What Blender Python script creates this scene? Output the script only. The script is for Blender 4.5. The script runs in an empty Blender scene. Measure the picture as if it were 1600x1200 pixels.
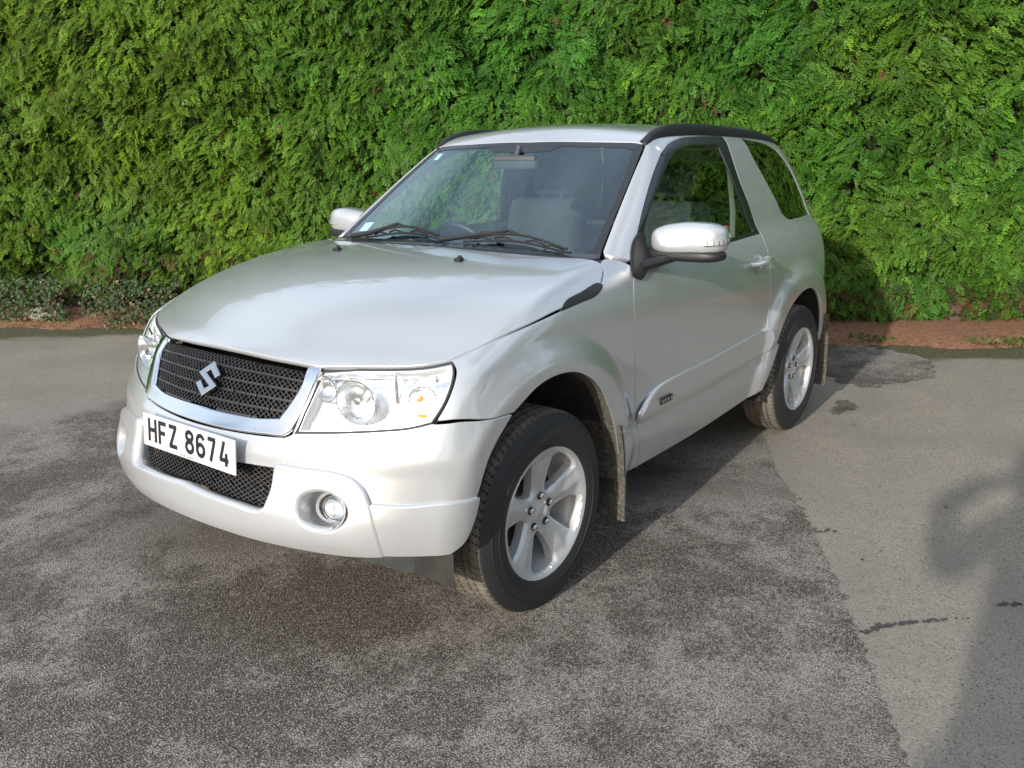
import bpy, bmesh, math, random
import numpy as np
from mathutils import Vector, Matrix, geometry
random.seed(7); rng = np.random.default_rng(11)
SC = bpy.context.scene; COL = SC.collection
PI = math.pi; R = math.radians
# ------------------------------------------------------------------ camera, sky, sun, exposure
cam = bpy.data.cameras.new('camera'); camo = bpy.data.objects.new('scene_camera', cam); COL.objects.link(camo)
CAMP = Vector((2.19928, 2.40629, 1.54839))
cr, cu, cd = Vector((-0.6036666, 0.79714901, -0.01183585)), Vector((-0.21724106, -0.1501922, 0.96449397)), Vector((-0.76706776, -0.58480403, -0.26383951))
M = Matrix((( cr.x, cu.x, -cd.x, CAMP.x), (cr.y, cu.y, -cd.y, CAMP.y), (cr.z, cu.z, -cd.z, CAMP.z), (0, 0, 0, 1)))
camo.matrix_world = M
cam.sensor_width = 36; cam.lens = 29.758; cam.clip_start = 0.02; cam.clip_end = 500
SC.camera = camo
SUN_AZ, SUN_EL = R(4.2), R(17.5)          # azimuth measured from +x towards +y
CLOUD = 7.0                              # brightness of the thin white cloud in the sky
w = bpy.data.worlds.new('World'); SC.world = w; w.use_nodes = True
nt = w.node_tree; sky = nt.nodes.new('ShaderNodeTexSky'); sky.sky_type = 'NISHITA'; sky.sun_disc = False
sky.sun_elevation = SUN_EL; sky.sun_rotation = PI / 2 - SUN_AZ
sky.dust_density = 2.0; sky.air_density = 1.0; sky.ozone_density = 1.0
bgn = nt.nodes['Background']; bgn.inputs['Strength'].default_value = 0.15
_tc = nt.nodes.new('ShaderNodeTexCoord'); _mp = nt.nodes.new('ShaderNodeMapping'); _mp.inputs['Scale'].default_value = (1, 1, 2.6); nt.links.new(_tc.outputs['Generated'], _mp.inputs[0])
_nz = nt.nodes.new('ShaderNodeTexNoise'); _nz.inputs['Scale'].default_value = 1.5; _nz.inputs['Detail'].default_value = 7; _nz.inputs['Distortion'].default_value = .4; nt.links.new(_mp.outputs[0], _nz.inputs['Vector'])
_mr = nt.nodes.new('ShaderNodeMapRange'); _mr.inputs[1].default_value = .36; _mr.inputs[2].default_value = .62; _mr.inputs[4].default_value = .78; nt.links.new(_nz.outputs[0], _mr.inputs[0])
_mx = nt.nodes.new('ShaderNodeMix'); _mx.data_type = 'RGBA'; _mx.inputs[7].default_value = (CLOUD * .93, CLOUD * 1.07, CLOUD * 1.27, 1); nt.links.new(_mr.outputs[0], _mx.inputs[0]); nt.links.new(sky.outputs[0], _mx.inputs[6]); nt.links.new(_mx.outputs[2], bgn.inputs[0])
sl = bpy.data.lights.new('sun', 'SUN'); sl.energy = 4.2; sl.angle = R(1.0); sl.color = (1.0, .955, .885)
so = bpy.data.objects.new('sun', sl); COL.objects.link(so)
sd = Vector((math.cos(SUN_EL) * math.cos(SUN_AZ), math.cos(SUN_EL) * math.sin(SUN_AZ), math.sin(SUN_EL)))
so.rotation_euler = sd.to_track_quat('Z', 'Y').to_euler(); so.location = sd * 30
SC.view_settings.view_transform = 'Standard'; SC.view_settings.look = 'None'
SC.view_settings.exposure = 0.25; SC.view_settings.gamma = 1.0
# ------------------------------------------------------------------ helpers
def tag(o, label=None, cat=None, group=None, kind=None):
    if label: o['label'] = label
    if cat: o['category'] = cat
    if group: o['group'] = group
    if kind: o['kind'] = kind
    return o
def empty(name, loc=(0, 0, 0), rz=0):
    o = bpy.data.objects.new(name, None); COL.objects.link(o); o.location = loc; o.rotation_euler = (0, 0, rz)
    o.empty_display_size = .1; return o
def link(name, me, mat, parent=None):
    o = bpy.data.objects.new(name, me); COL.objects.link(o)
    if mat is not None:
        for m_ in (mat if isinstance(mat, (list, tuple)) else [mat]): me.materials.append(m_)
    if parent: o.parent = parent
    return o
def mesh_np(name, V, tris, normals=None, smooth=True):
    V = np.asarray(V, np.float32); me = bpy.data.meshes.new(name)
    if isinstance(tris, np.ndarray):
        k = tris.shape[1]; n = len(tris)
        me.vertices.add(len(V)); me.vertices.foreach_set('co', V.ravel())
        me.loops.add(n * k); me.loops.foreach_set('vertex_index', tris.astype(np.int32).ravel())
        me.polygons.add(n); me.polygons.foreach_set('loop_start', np.arange(0, n * k, k, dtype=np.int32))
        me.update(calc_edges=True)
    else:
        me.from_pydata([tuple(map(float, v)) for v in V], [], [tuple(map(int, t)) for t in tris]); me.update()
    me.polygons.foreach_set('use_smooth', np.full(len(me.polygons), smooth))
    me.validate()
    if normals is not None and len(me.vertices) == len(V): me.normals_split_custom_set_from_vertices([tuple(map(float, n)) for n in normals])
    return me
class MB:                                    # simple mesh builder
    def __init__(s): s.v = []; s.f = []; s.n = 0
    def add(s, V, Fc):
        s.v += [tuple(map(float, p)) for p in V]; s.f += [tuple(i + s.n for i in f) for f in Fc]; s.n += len(V); return s
    def box(s, c, d, rot=None, bev=0.0):
        bm = bmesh.new(); bmesh.ops.create_cube(bm, size=1)
        for v in bm.verts: v.co = Vector((v.co.x * d[0], v.co.y * d[1], v.co.z * d[2]))
        if bev: bmesh.ops.bevel(bm, geom=list(bm.edges), offset=bev, segments=3, profile=.5, affect='EDGES')
        mt = Matrix.Translation(c) @ (rot.to_4x4() if rot else Matrix.Identity(4))
        bm.transform(mt); bm.verts.index_update()
        s.add([v.co for v in bm.verts], [[v.index for v in f.verts] for f in bm.faces]); bm.free(); return s
    def tube(s, pts, r, seg=10, cap=True, flat=1.0, up=Vector((0, 0, 1))):
        pts = [Vector(p) for p in pts]; n = len(pts); rs = r if isinstance(r, (list, tuple)) else [r] * n
        V = []; base = None
        for i, p in enumerate(pts):
            t = (pts[min(i + 1, n - 1)] - pts[max(i - 1, 0)]).normalized()
            a = t.cross(up); a = a.normalized() if a.length > 1e-4 else Vector((1, 0, 0)); b = a.cross(t).normalized()
            for k in range(seg):
                q = 2 * PI * k / seg; V.append(p + a * math.cos(q) * rs[i] + b * math.sin(q) * rs[i] * flat)
        Fc = [[i * seg + k, i * seg + (k + 1) % seg, (i + 1) * seg + (k + 1) % seg, (i + 1) * seg + k] for i in range(n - 1) for k in range(seg)]
        if cap: Fc += [list(range(seg))[::-1], [(n - 1) * seg + k for k in range(seg)]]
        return s.add(V, Fc)
    def lathe(s, prof, axis_o, axis, seg=48, closed=False):      # prof: (radius, along axis)
        axis = Vector(axis).normalized(); a = axis.orthogonal().normalized(); b = axis.cross(a); o = Vector(axis_o); V = []
        for r_, h in prof:
            for k in range(seg):
                q = 2 * PI * k / seg; V.append(o + axis * h + (a * math.cos(q) + b * math.sin(q)) * r_)
        m = len(prof)
        Fc = [[i * seg + k, i * seg + (k + 1) % seg, ((i + 1) % m) * seg + (k + 1) % seg, ((i + 1) % m) * seg + k] for i in range(m if closed else m - 1) for k in range(seg)]
        return s.add(V, Fc)
    def build(s, name, mat, parent=None, smooth=True, angle=35):
        me = bpy.data.meshes.new(name); me.from_pydata(s.v, [], s.f); me.update()
        bm = bmesh.new(); bm.from_mesh(me); bmesh.ops.remove_doubles(bm, verts=bm.verts, dist=1e-6); bmesh.ops.recalc_face_normals(bm, faces=bm.faces); bm.to_mesh(me); bm.free()
        if smooth:
            me.polygons.foreach_set('use_smooth', [True] * len(me.polygons)); me.set_sharp_from_angle(angle=R(angle))
        return link(name, me, mat, parent)
# ------------------------------------------------------------------ materials
def mat(name, base=(.5, .5, .5), rough=.5, metal=0, coat=0, coat_rough=.03, spec=.5, bump=None, vary=None, emit=None):
    m = bpy.data.materials.new(name); m.use_nodes = True; n = m.node_tree; p = n.nodes['Principled BSDF']
    p.inputs['Base Color'].default_value = (*base, 1); p.inputs['Roughness'].default_value = rough; p.inputs['Metallic'].default_value = metal
    p.inputs['Coat Weight'].default_value = coat; p.inputs['Coat Roughness'].default_value = coat_rough; p.inputs['Specular IOR Level'].default_value = spec
    if vary or bump:
        tc = n.nodes.new('ShaderNodeTexCoord')
    if vary:                                   # (scale, amount of second colour, second colour)
        nz = n.nodes.new('ShaderNodeTexNoise'); nz.inputs['Scale'].default_value = vary[0]; nz.inputs['Detail'].default_value = 6
        n.links.new(tc.outputs['Object'], nz.inputs['Vector'])
        mr = n.nodes.new('ShaderNodeMapRange'); mr.inputs[1].default_value = .42; mr.inputs[2].default_value = .68; mr.inputs[4].default_value = vary[1]
        mx = n.nodes.new('ShaderNodeMix'); mx.data_type = 'RGBA'; mx.inputs[6].default_value = (*base, 1); mx.inputs[7].default_value = (*vary[2], 1)
        n.links.new(nz.outputs[0], mr.inputs[0]); n.links.new(mr.outputs[0], mx.inputs[0]); n.links.new(mx.outputs[2], p.inputs['Base Color'])
    if bump:                                   # (scale, strength, distance)
        nb = n.nodes.new('ShaderNodeTexNoise'); nb.inputs['Scale'].default_value = bump[0]; nb.inputs['Detail'].default_value = 4
        n.links.new(tc.outputs['Object'], nb.inputs['Vector'])
        bp = n.nodes.new('ShaderNodeBump'); bp.inputs['Strength'].default_value = bump[1]; bp.inputs['Distance'].default_value = bump[2]
        n.links.new(nb.outputs[0], bp.inputs['Height']); n.links.new(bp.outputs[0], p.inputs['Normal'])
    if emit: p.inputs['Emission Color'].default_value = (*emit[0], 1); p.inputs['Emission Strength'].default_value = emit[1]
    return m
def glass(name, tint=(.8, .9, .88), refl=1.0, ior=1.5, rough=0.0, mintransp=0.0, gl=(1, 1, 1)):
    m = bpy.data.materials.new(name); m.use_nodes = True; n = m.node_tree; n.nodes.remove(n.nodes['Principled BSDF'])
    out = n.nodes['Material Output']; fr = n.nodes.new('ShaderNodeFresnel'); ge = n.nodes.new('ShaderNodeNewGeometry'); io = n.nodes.new('ShaderNodeMath'); io.operation = 'MULTIPLY_ADD'; io.inputs[1].default_value = 1 / ior - ior; io.inputs[2].default_value = ior
    n.links.new(ge.outputs['Backfacing'], io.inputs[0])
    nn = n.nodes.new('ShaderNodeMath'); nn.operation = 'MULTIPLY'; nn.inputs[1].default_value = 1; n.links.new(io.outputs[0], nn.inputs[0]); n.links.new(nn.outputs[0], fr.inputs[0])
    t = n.nodes.new('ShaderNodeBsdfTransparent'); t.inputs[0].default_value = (*tint, 1)
    g = n.nodes.new('ShaderNodeBsdfGlossy'); g.inputs['Roughness'].default_value = rough; g.inputs[0].default_value = (*gl, 1)
    mm = n.nodes.new('ShaderNodeMath'); mm.operation = 'MULTIPLY_ADD'; mm.inputs[1].default_value = refl; mm.inputs[2].default_value = mintransp; mm.use_clamp = True
    mx = n.nodes.new('ShaderNodeMixShader'); n.links.new(fr.outputs[0], mm.inputs[0]); n.links.new(mm.outputs[0], mx.inputs[0])
    n.links.new(t.outputs[0], mx.inputs[1]); n.links.new(g.outputs[0], mx.inputs[2]); n.links.new(mx.outputs[0], out.inputs[0]); return m
def paint_mat():
    m = mat('silver_paint', (.52, .535, .55), .30, .50, 1.0, .012)
    n = m.node_tree; p = n.nodes['Principled BSDF']; tc = n.nodes.new('ShaderNodeTexCoord')
    v = n.nodes.new('ShaderNodeTexVoronoi'); v.inputs['Scale'].default_value = 1400; n.links.new(tc.outputs['Object'], v.inputs['Vector'])
    mr = n.nodes.new('ShaderNodeMapRange'); mr.inputs[3].default_value = .94; mr.inputs[4].default_value = 1.06
    nz = n.nodes.new('ShaderNodeTexNoise'); nz.inputs['Scale'].default_value = 9; nz.inputs['Detail'].default_value = 8; n.links.new(tc.outputs['Object'], nz.inputs['Vector'])
    sp = n.nodes.new('ShaderNodeSeparateXYZ'); n.links.new(v.outputs['Color'], sp.inputs[0]); n.links.new(sp.outputs[0], mr.inputs[0])
    mx = n.nodes.new('ShaderNodeMix'); mx.data_type = 'RGBA'; mx.blend_type = 'MULTIPLY'; mx.inputs[0].default_value = 1; mx.inputs[6].default_value = (.52, .535, .55, 1); p.inputs['Coat IOR'].default_value = 1.6
    n.links.new(mr.outputs[0], mx.inputs[7]); n.links.new(mx.outputs[2], p.inputs['Base Color'])
    m2 = n.nodes.new('ShaderNodeMapRange'); m2.inputs[1].default_value = .35; m2.inputs[2].default_value = .7; m2.inputs[3].default_value = .008; m2.inputs[4].default_value = .035
    n.links.new(nz.outputs[0], m2.inputs[0]); n.links.new(m2.outputs[0], p.inputs['Coat Roughness'])
    # road dust clinging to the lowest panels
    sz = n.nodes.new('ShaderNodeSeparateXYZ'); n.links.new(tc.outputs['Object'], sz.inputs[0]); mz = n.nodes.new('ShaderNodeMapRange'); mz.inputs[1].default_value = .62; mz.inputs[2].default_value = .30; mz.inputs[4].default_value = 1.0; n.links.new(sz.outputs[2], mz.inputs[0])
    n2 = n.nodes.new('ShaderNodeTexNoise'); n2.inputs['Scale'].default_value = 26; n2.inputs['Detail'].default_value = 9; n.links.new(tc.outputs['Object'], n2.inputs['Vector']); m4 = n.nodes.new('ShaderNodeMapRange'); m4.inputs[1].default_value = .38; m4.inputs[2].default_value = .75; m4.inputs[4].default_value = .38; n.links.new(n2.outputs[0], m4.inputs[0])
    mu = n.nodes.new('ShaderNodeMath'); mu.operation = 'MULTIPLY'; n.links.new(mz.outputs[0], mu.inputs[0]); n.links.new(m4.outputs[0], mu.inputs[1])
    md = n.nodes.new('ShaderNodeMix'); md.data_type = 'RGBA'; md.inputs[7].default_value = (.26, .225, .18, 1); n.links.new(mu.outputs[0], md.inputs[0]); n.links.new(mx.outputs[2], md.inputs[6]); n.links.new(md.outputs[2], p.inputs['Base Color'])
    mm_ = n.nodes.new('ShaderNodeMapRange'); mm_.inputs[3].default_value = .50; mm_.inputs[4].default_value = 0; n.links.new(mu.outputs[0], mm_.inputs[0]); n.links.new(mm_.outputs[0], p.inputs['Metallic'])
    mc = n.nodes.new('ShaderNodeMapRange'); mc.inputs[3].default_value = 1; mc.inputs[4].default_value = 0; n.links.new(mu.outputs[0], mc.inputs[0]); n.links.new(mc.outputs[0], p.inputs['Coat Weight'])
    return m
MAT = dict(
    paint=paint_mat(),
    black=mat('black_plastic', (.011, .011, .012), .50, bump=(300, .2, .0006)),
    gloss_black=mat('window_frame_black', (.012, .012, .014), .28, coat=.3),
    gap=mat('dark_gap', (.006, .006, .006), .9),
    trim=mat('rough_trim', (.03, .03, .032), .6, bump=(500, .3, .0006)),
    chrome=mat('chrome', (.86, .87, .88), .07, 1.0),
    badge_metal=mat('badge_chrome', (.55, .56, .58), .12, 1.0),
    satin=mat('satin_chrome', (.70, .71, .73), .20, 1.0),
    grille=mat('grille_black', (.022, .020, .021), .42),
    alloy=mat('wheel_alloy', (.56, .57, .58), .42, .50, .35, .12, vary=(16, .25, (.40, .38, .34))),
    rotor=mat('brake_metal', (.16, .13, .11), .5, .7, vary=(20, .8, (.09, .05, .03))),
    plate=mat('plate_white', (.60, .60, .585), .35, coat=.5),
    ink=mat('plate_ink', (.012, .012, .02), .35, coat=.4),
    amber=mat('amber_lens', (.85, .25, .02), .2, coat=.6),
    red=mat('red_lens', (.45, .01, .01), .2, coat=.8),
    rubber=mat('seal_rubber', (.012, .012, .012), .6),
    seat=mat('seat_fabric', (.032, .036, .044), .85, bump=(220, .5, .002), vary=(14, .5, (.024, .026, .03))),
    dash=mat('dashboard_plastic', (.055, .058, .062), .6, bump=(400, .3, .0005)),
    lining=mat('cabin_lining', (.20, .20, .19), .8),
    lamp_body=mat('lamp_reflector', (.95, .95, .95), .22, 1.0, bump=(70, .35, .004)),
    lamp_house=mat('lamp_bezel', (.85, .86, .87), .35, .8),
    flap=mat('mud_flap_rubber', (.045, .042, .037), .85, vary=(70, .75, (.15, .13, .10)), bump=(120, .5, .002)),
    well=mat('wheel_well_dark', (.02, .019, .018), .9, vary=(12, .6, (.05, .045, .035))),
    under=mat('undertray_plastic', (.045, .05, .052), .55, vary=(18, .6, (.10, .10, .09))),
    windscreen=glass('windscreen_glass', (.80, .93, .91), 1.6, 1.5, 0, .05, (.80, .96, 1.0)),
    side_glass=glass('side_window_glass', (.80, .90, .85), 1.6, 1.5, 0, .03),
    dark_glass=glass('privacy_glass', (.06, .075, .06), 1.8, 1.5, 0, .03),
    lens=glass('lamp_lens', (.97, .98, .98), 1.3, 1.45),
    sticker=mat('paper_sticker', (.55, .68, .66), .5), sticker_red=mat('red_sticker', (.6, .12, .08), .5),
    seatbelt=mat('seat_belt_webbing', (.30, .30, .29), .7),
)
# ---- CORE: the body's shape as one implicit surface, in metres (x forward, y left, z up) ----
def smax(a, b, k):
    h = np.maximum(k - np.abs(a - b), 0.0) / k
    return np.maximum(a, b) + h * h * k * 0.25
def smin(a, b, k): return -smax(-a, -b, k)
def sstep(a, b, x):
    t = np.clip((x - a) / (b - a), 0, 1); return t * t * (3 - 2 * t)
class Spl:                                   # monotone-ish cubic (finite difference Hermite)
    def __init__(s, pts):
        pts = sorted(pts); s.x = np.array([p[0] for p in pts], float); s.y = np.array([p[1] for p in pts], float)
        dx = np.diff(s.x); dy = np.diff(s.y) / dx
        m = np.empty(len(s.x)); m[0] = dy[0]; m[-1] = dy[-1]
        m[1:-1] = (dy[:-1] * dx[1:] + dy[1:] * dx[:-1]) / (dx[1:] + dx[:-1]); s.m = m
    def __call__(s, q):
        q = np.asarray(q, float); i = np.clip(np.searchsorted(s.x, q) - 1, 0, len(s.x) - 2)
        h = s.x[i + 1] - s.x[i]; t = (q - s.x[i]) / h; lin = (q < s.x[0]) | (q > s.x[-1])
        y = (2*t**3 - 3*t**2 + 1) * s.y[i] + (t**3 - 2*t**2 + t) * h * s.m[i] + (-2*t**3 + 3*t**2) * s.y[i+1] + (t**3 - t**2) * h * s.m[i+1]
        yl = np.where(q < s.x[0], s.y[0] + (q - s.x[0]) * s.m[0], s.y[-1] + (q - s.x[-1]) * s.m[-1])
        return np.where(lin, yl, y)
ARCH_Z, ARCH_R, WHEELBASE = 0.37, 0.462, 2.44
side_prof = Spl([(.20,.775),(.30,.822),(.40,.850),(.55,.868),(.70,.876),(.85,.880),(.95,.878),(1.03,.866),(1.10,.838),(1.165,.797),(1.30,.752),(1.45,.694),(1.58,.632),(1.68,.575),(1.80,.50)])
hood_prof = Spl([(-.9,1.19),(-.6,1.185),(-.3,1.174),(0,1.140),(.2,1.096),(.35,1.048),(.5,.985),(.6,.944),(.66,.915),(.9,.80)])
nose_prof = Spl([(.20,.70),(.34,.765),(.39,.790),(.44,.808),(.50,.806),(.57,.785),(.63,.770),(.69,.758),(.73,.735),(.80,.700),(.88,.660),(.95,.622),(1.05,.56),(1.2,.46)])
roof_prof = Spl([(-3.2,1.52),(-2.9,1.600),(-2.6,1.640),(-2.2,1.670),(-1.8,1.684),(-1.5,1.682),(-1.3,1.668),(-1.1,1.638),(-.9,1.58)])
rear_prof = Spl([(.2,-2.95),(.40,-3.08),(.6,-3.15),(.8,-3.12),(1.0,-3.07),(1.15,-3.04),(1.3,-2.97),(1.45,-2.87),(1.6,-2.74),(1.75,-2.58)])
def flare(x, z):
    o = 0.0
    for xc, amp, w in ((0.0, .030, .15), (-WHEELBASE, .032, .17)):
        d = np.hypot((x - xc) * np.where(x > xc, 1.0, .97), z - ARCH_Z) - ARCH_R
        o = o + amp * (1 - sstep(w * .30, w, d))
    return o * sstep(1.05, .86, z)
def F(p):
    x, y, z = p[..., 0], np.abs(p[..., 1]), p[..., 2]
    ys = side_prof(z) + flare(x, z)
    ys = ys - .05 * np.clip(x - .05, 0, 2) ** 2 - .08 * np.clip(-2.35 - x, 0, 2) ** 2 * (1 + .6 * sstep(1.1, 1.3, z))
    # a shallow scallop along the lower door and a soft shoulder line
    ys = ys - .010 * np.exp(-((z - .50) / .035) ** 2) * sstep(-2.0, -1.8, x) * sstep(-.42, -.56, x)
    fs = y - ys
    zh = hood_prof(x + .29 * y * y) - .012 * (y / .7) ** 2
    s = x + .16 * y * y
    q = -s - .457
    zw = 1.150 + .700 * q + .05 * (np.clip(q, -.2, .8) * (.62 - np.clip(q, -.2, .8)))
    zr = roof_prof(x) - .040 * (y / .6) ** 2
    up = smin(zw, zr, .05)
    low = zh
    zt = smax(up, low, .012)
    fz = z - zt
    fz = np.where(zw < zr, fz * .80, fz)
    ft = fz
    ff = (x - (nose_prof(z) - .34 * y * y - .05 * y ** 6)) * .92
    fd = (x - .625) * .77 + (y - .655) * .64 - .012 - .5 * (nose_prof(z) - .758) * .77
    ff = smax(ff, fd, .022)
    fr = (rear_prof(z) + .16 * y * y + .08 * y ** 6) - x
    a = smax(fs, ft, np.where(z > 1.17, .075, .065))
    a = smax(a, ff, .042)
    a = smax(a, fr * .9, .09)
    return a
def grad(p):
    e = 4e-4; g = np.stack([F(p + e * np.eye(3)[i]) - F(p - e * np.eye(3)[i]) for i in range(3)], -1)
    return g / np.linalg.norm(g, axis=-1, keepdims=True)
def march(o, d, t0, t1, n=90):
    # first crossing from outside (F>0) to inside along o+t*d
    ts = np.linspace(t0, t1, n); lo = np.full(len(o), t0); hi = np.full(len(o), t1); found = np.zeros(len(o), bool)
    prev = np.full(len(o), t0)
    for t in ts:
        f = F(o + t * d); hit = (~found) & (f < 0)
        lo[hit] = prev[hit]; hi[hit] = t; found |= hit; prev[:] = t
    for _ in range(26):
        m = (lo + hi) / 2; f = F(o + m[:, None] * d) < 0
        hi = np.where(f, m, hi); lo = np.where(f, lo, m)
    m = (lo + hi) / 2
    return o + m[:, None] * d, found
CYL = -.15
def unp_side(uv): 
    o = np.stack([uv[:, 0], np.full(len(uv), 1.25), uv[:, 1]], 1); return march(o, np.array([0, -1., 0]), 0, 1.2)[0]
def unp_top(uv):
    o = np.stack([uv[:, 0], uv[:, 1], np.full(len(uv), 1.9)], 1); return march(o, np.array([0, 0, -1.]), 0, 1.6)[0]
def unp_cyl(uv):
    a = uv[:, 0]; d = np.stack([np.cos(a), np.sin(a), 0 * a], 1)
    o = np.stack([0 * a + CYL, 0 * a, uv[:, 1]], 1)
    # walk inward from 1.5 m out
    o2 = o + 1.5 * d; return march(o2, -d, 0, 1.4)[0]
def unp_rear(uv):
    o = np.stack([np.full(len(uv), -4.), uv[:, 0], uv[:, 1]], 1); return march(o, np.array([1., 0, 0]), 0, 2.5)[0]
def to_side(P): return P[:, [0, 2]]
def to_top(P): return P[:, [0, 1]]
def to_cyl(P): return np.stack([np.arctan2(P[:, 1], P[:, 0] - CYL), P[:, 2]], 1)
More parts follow.
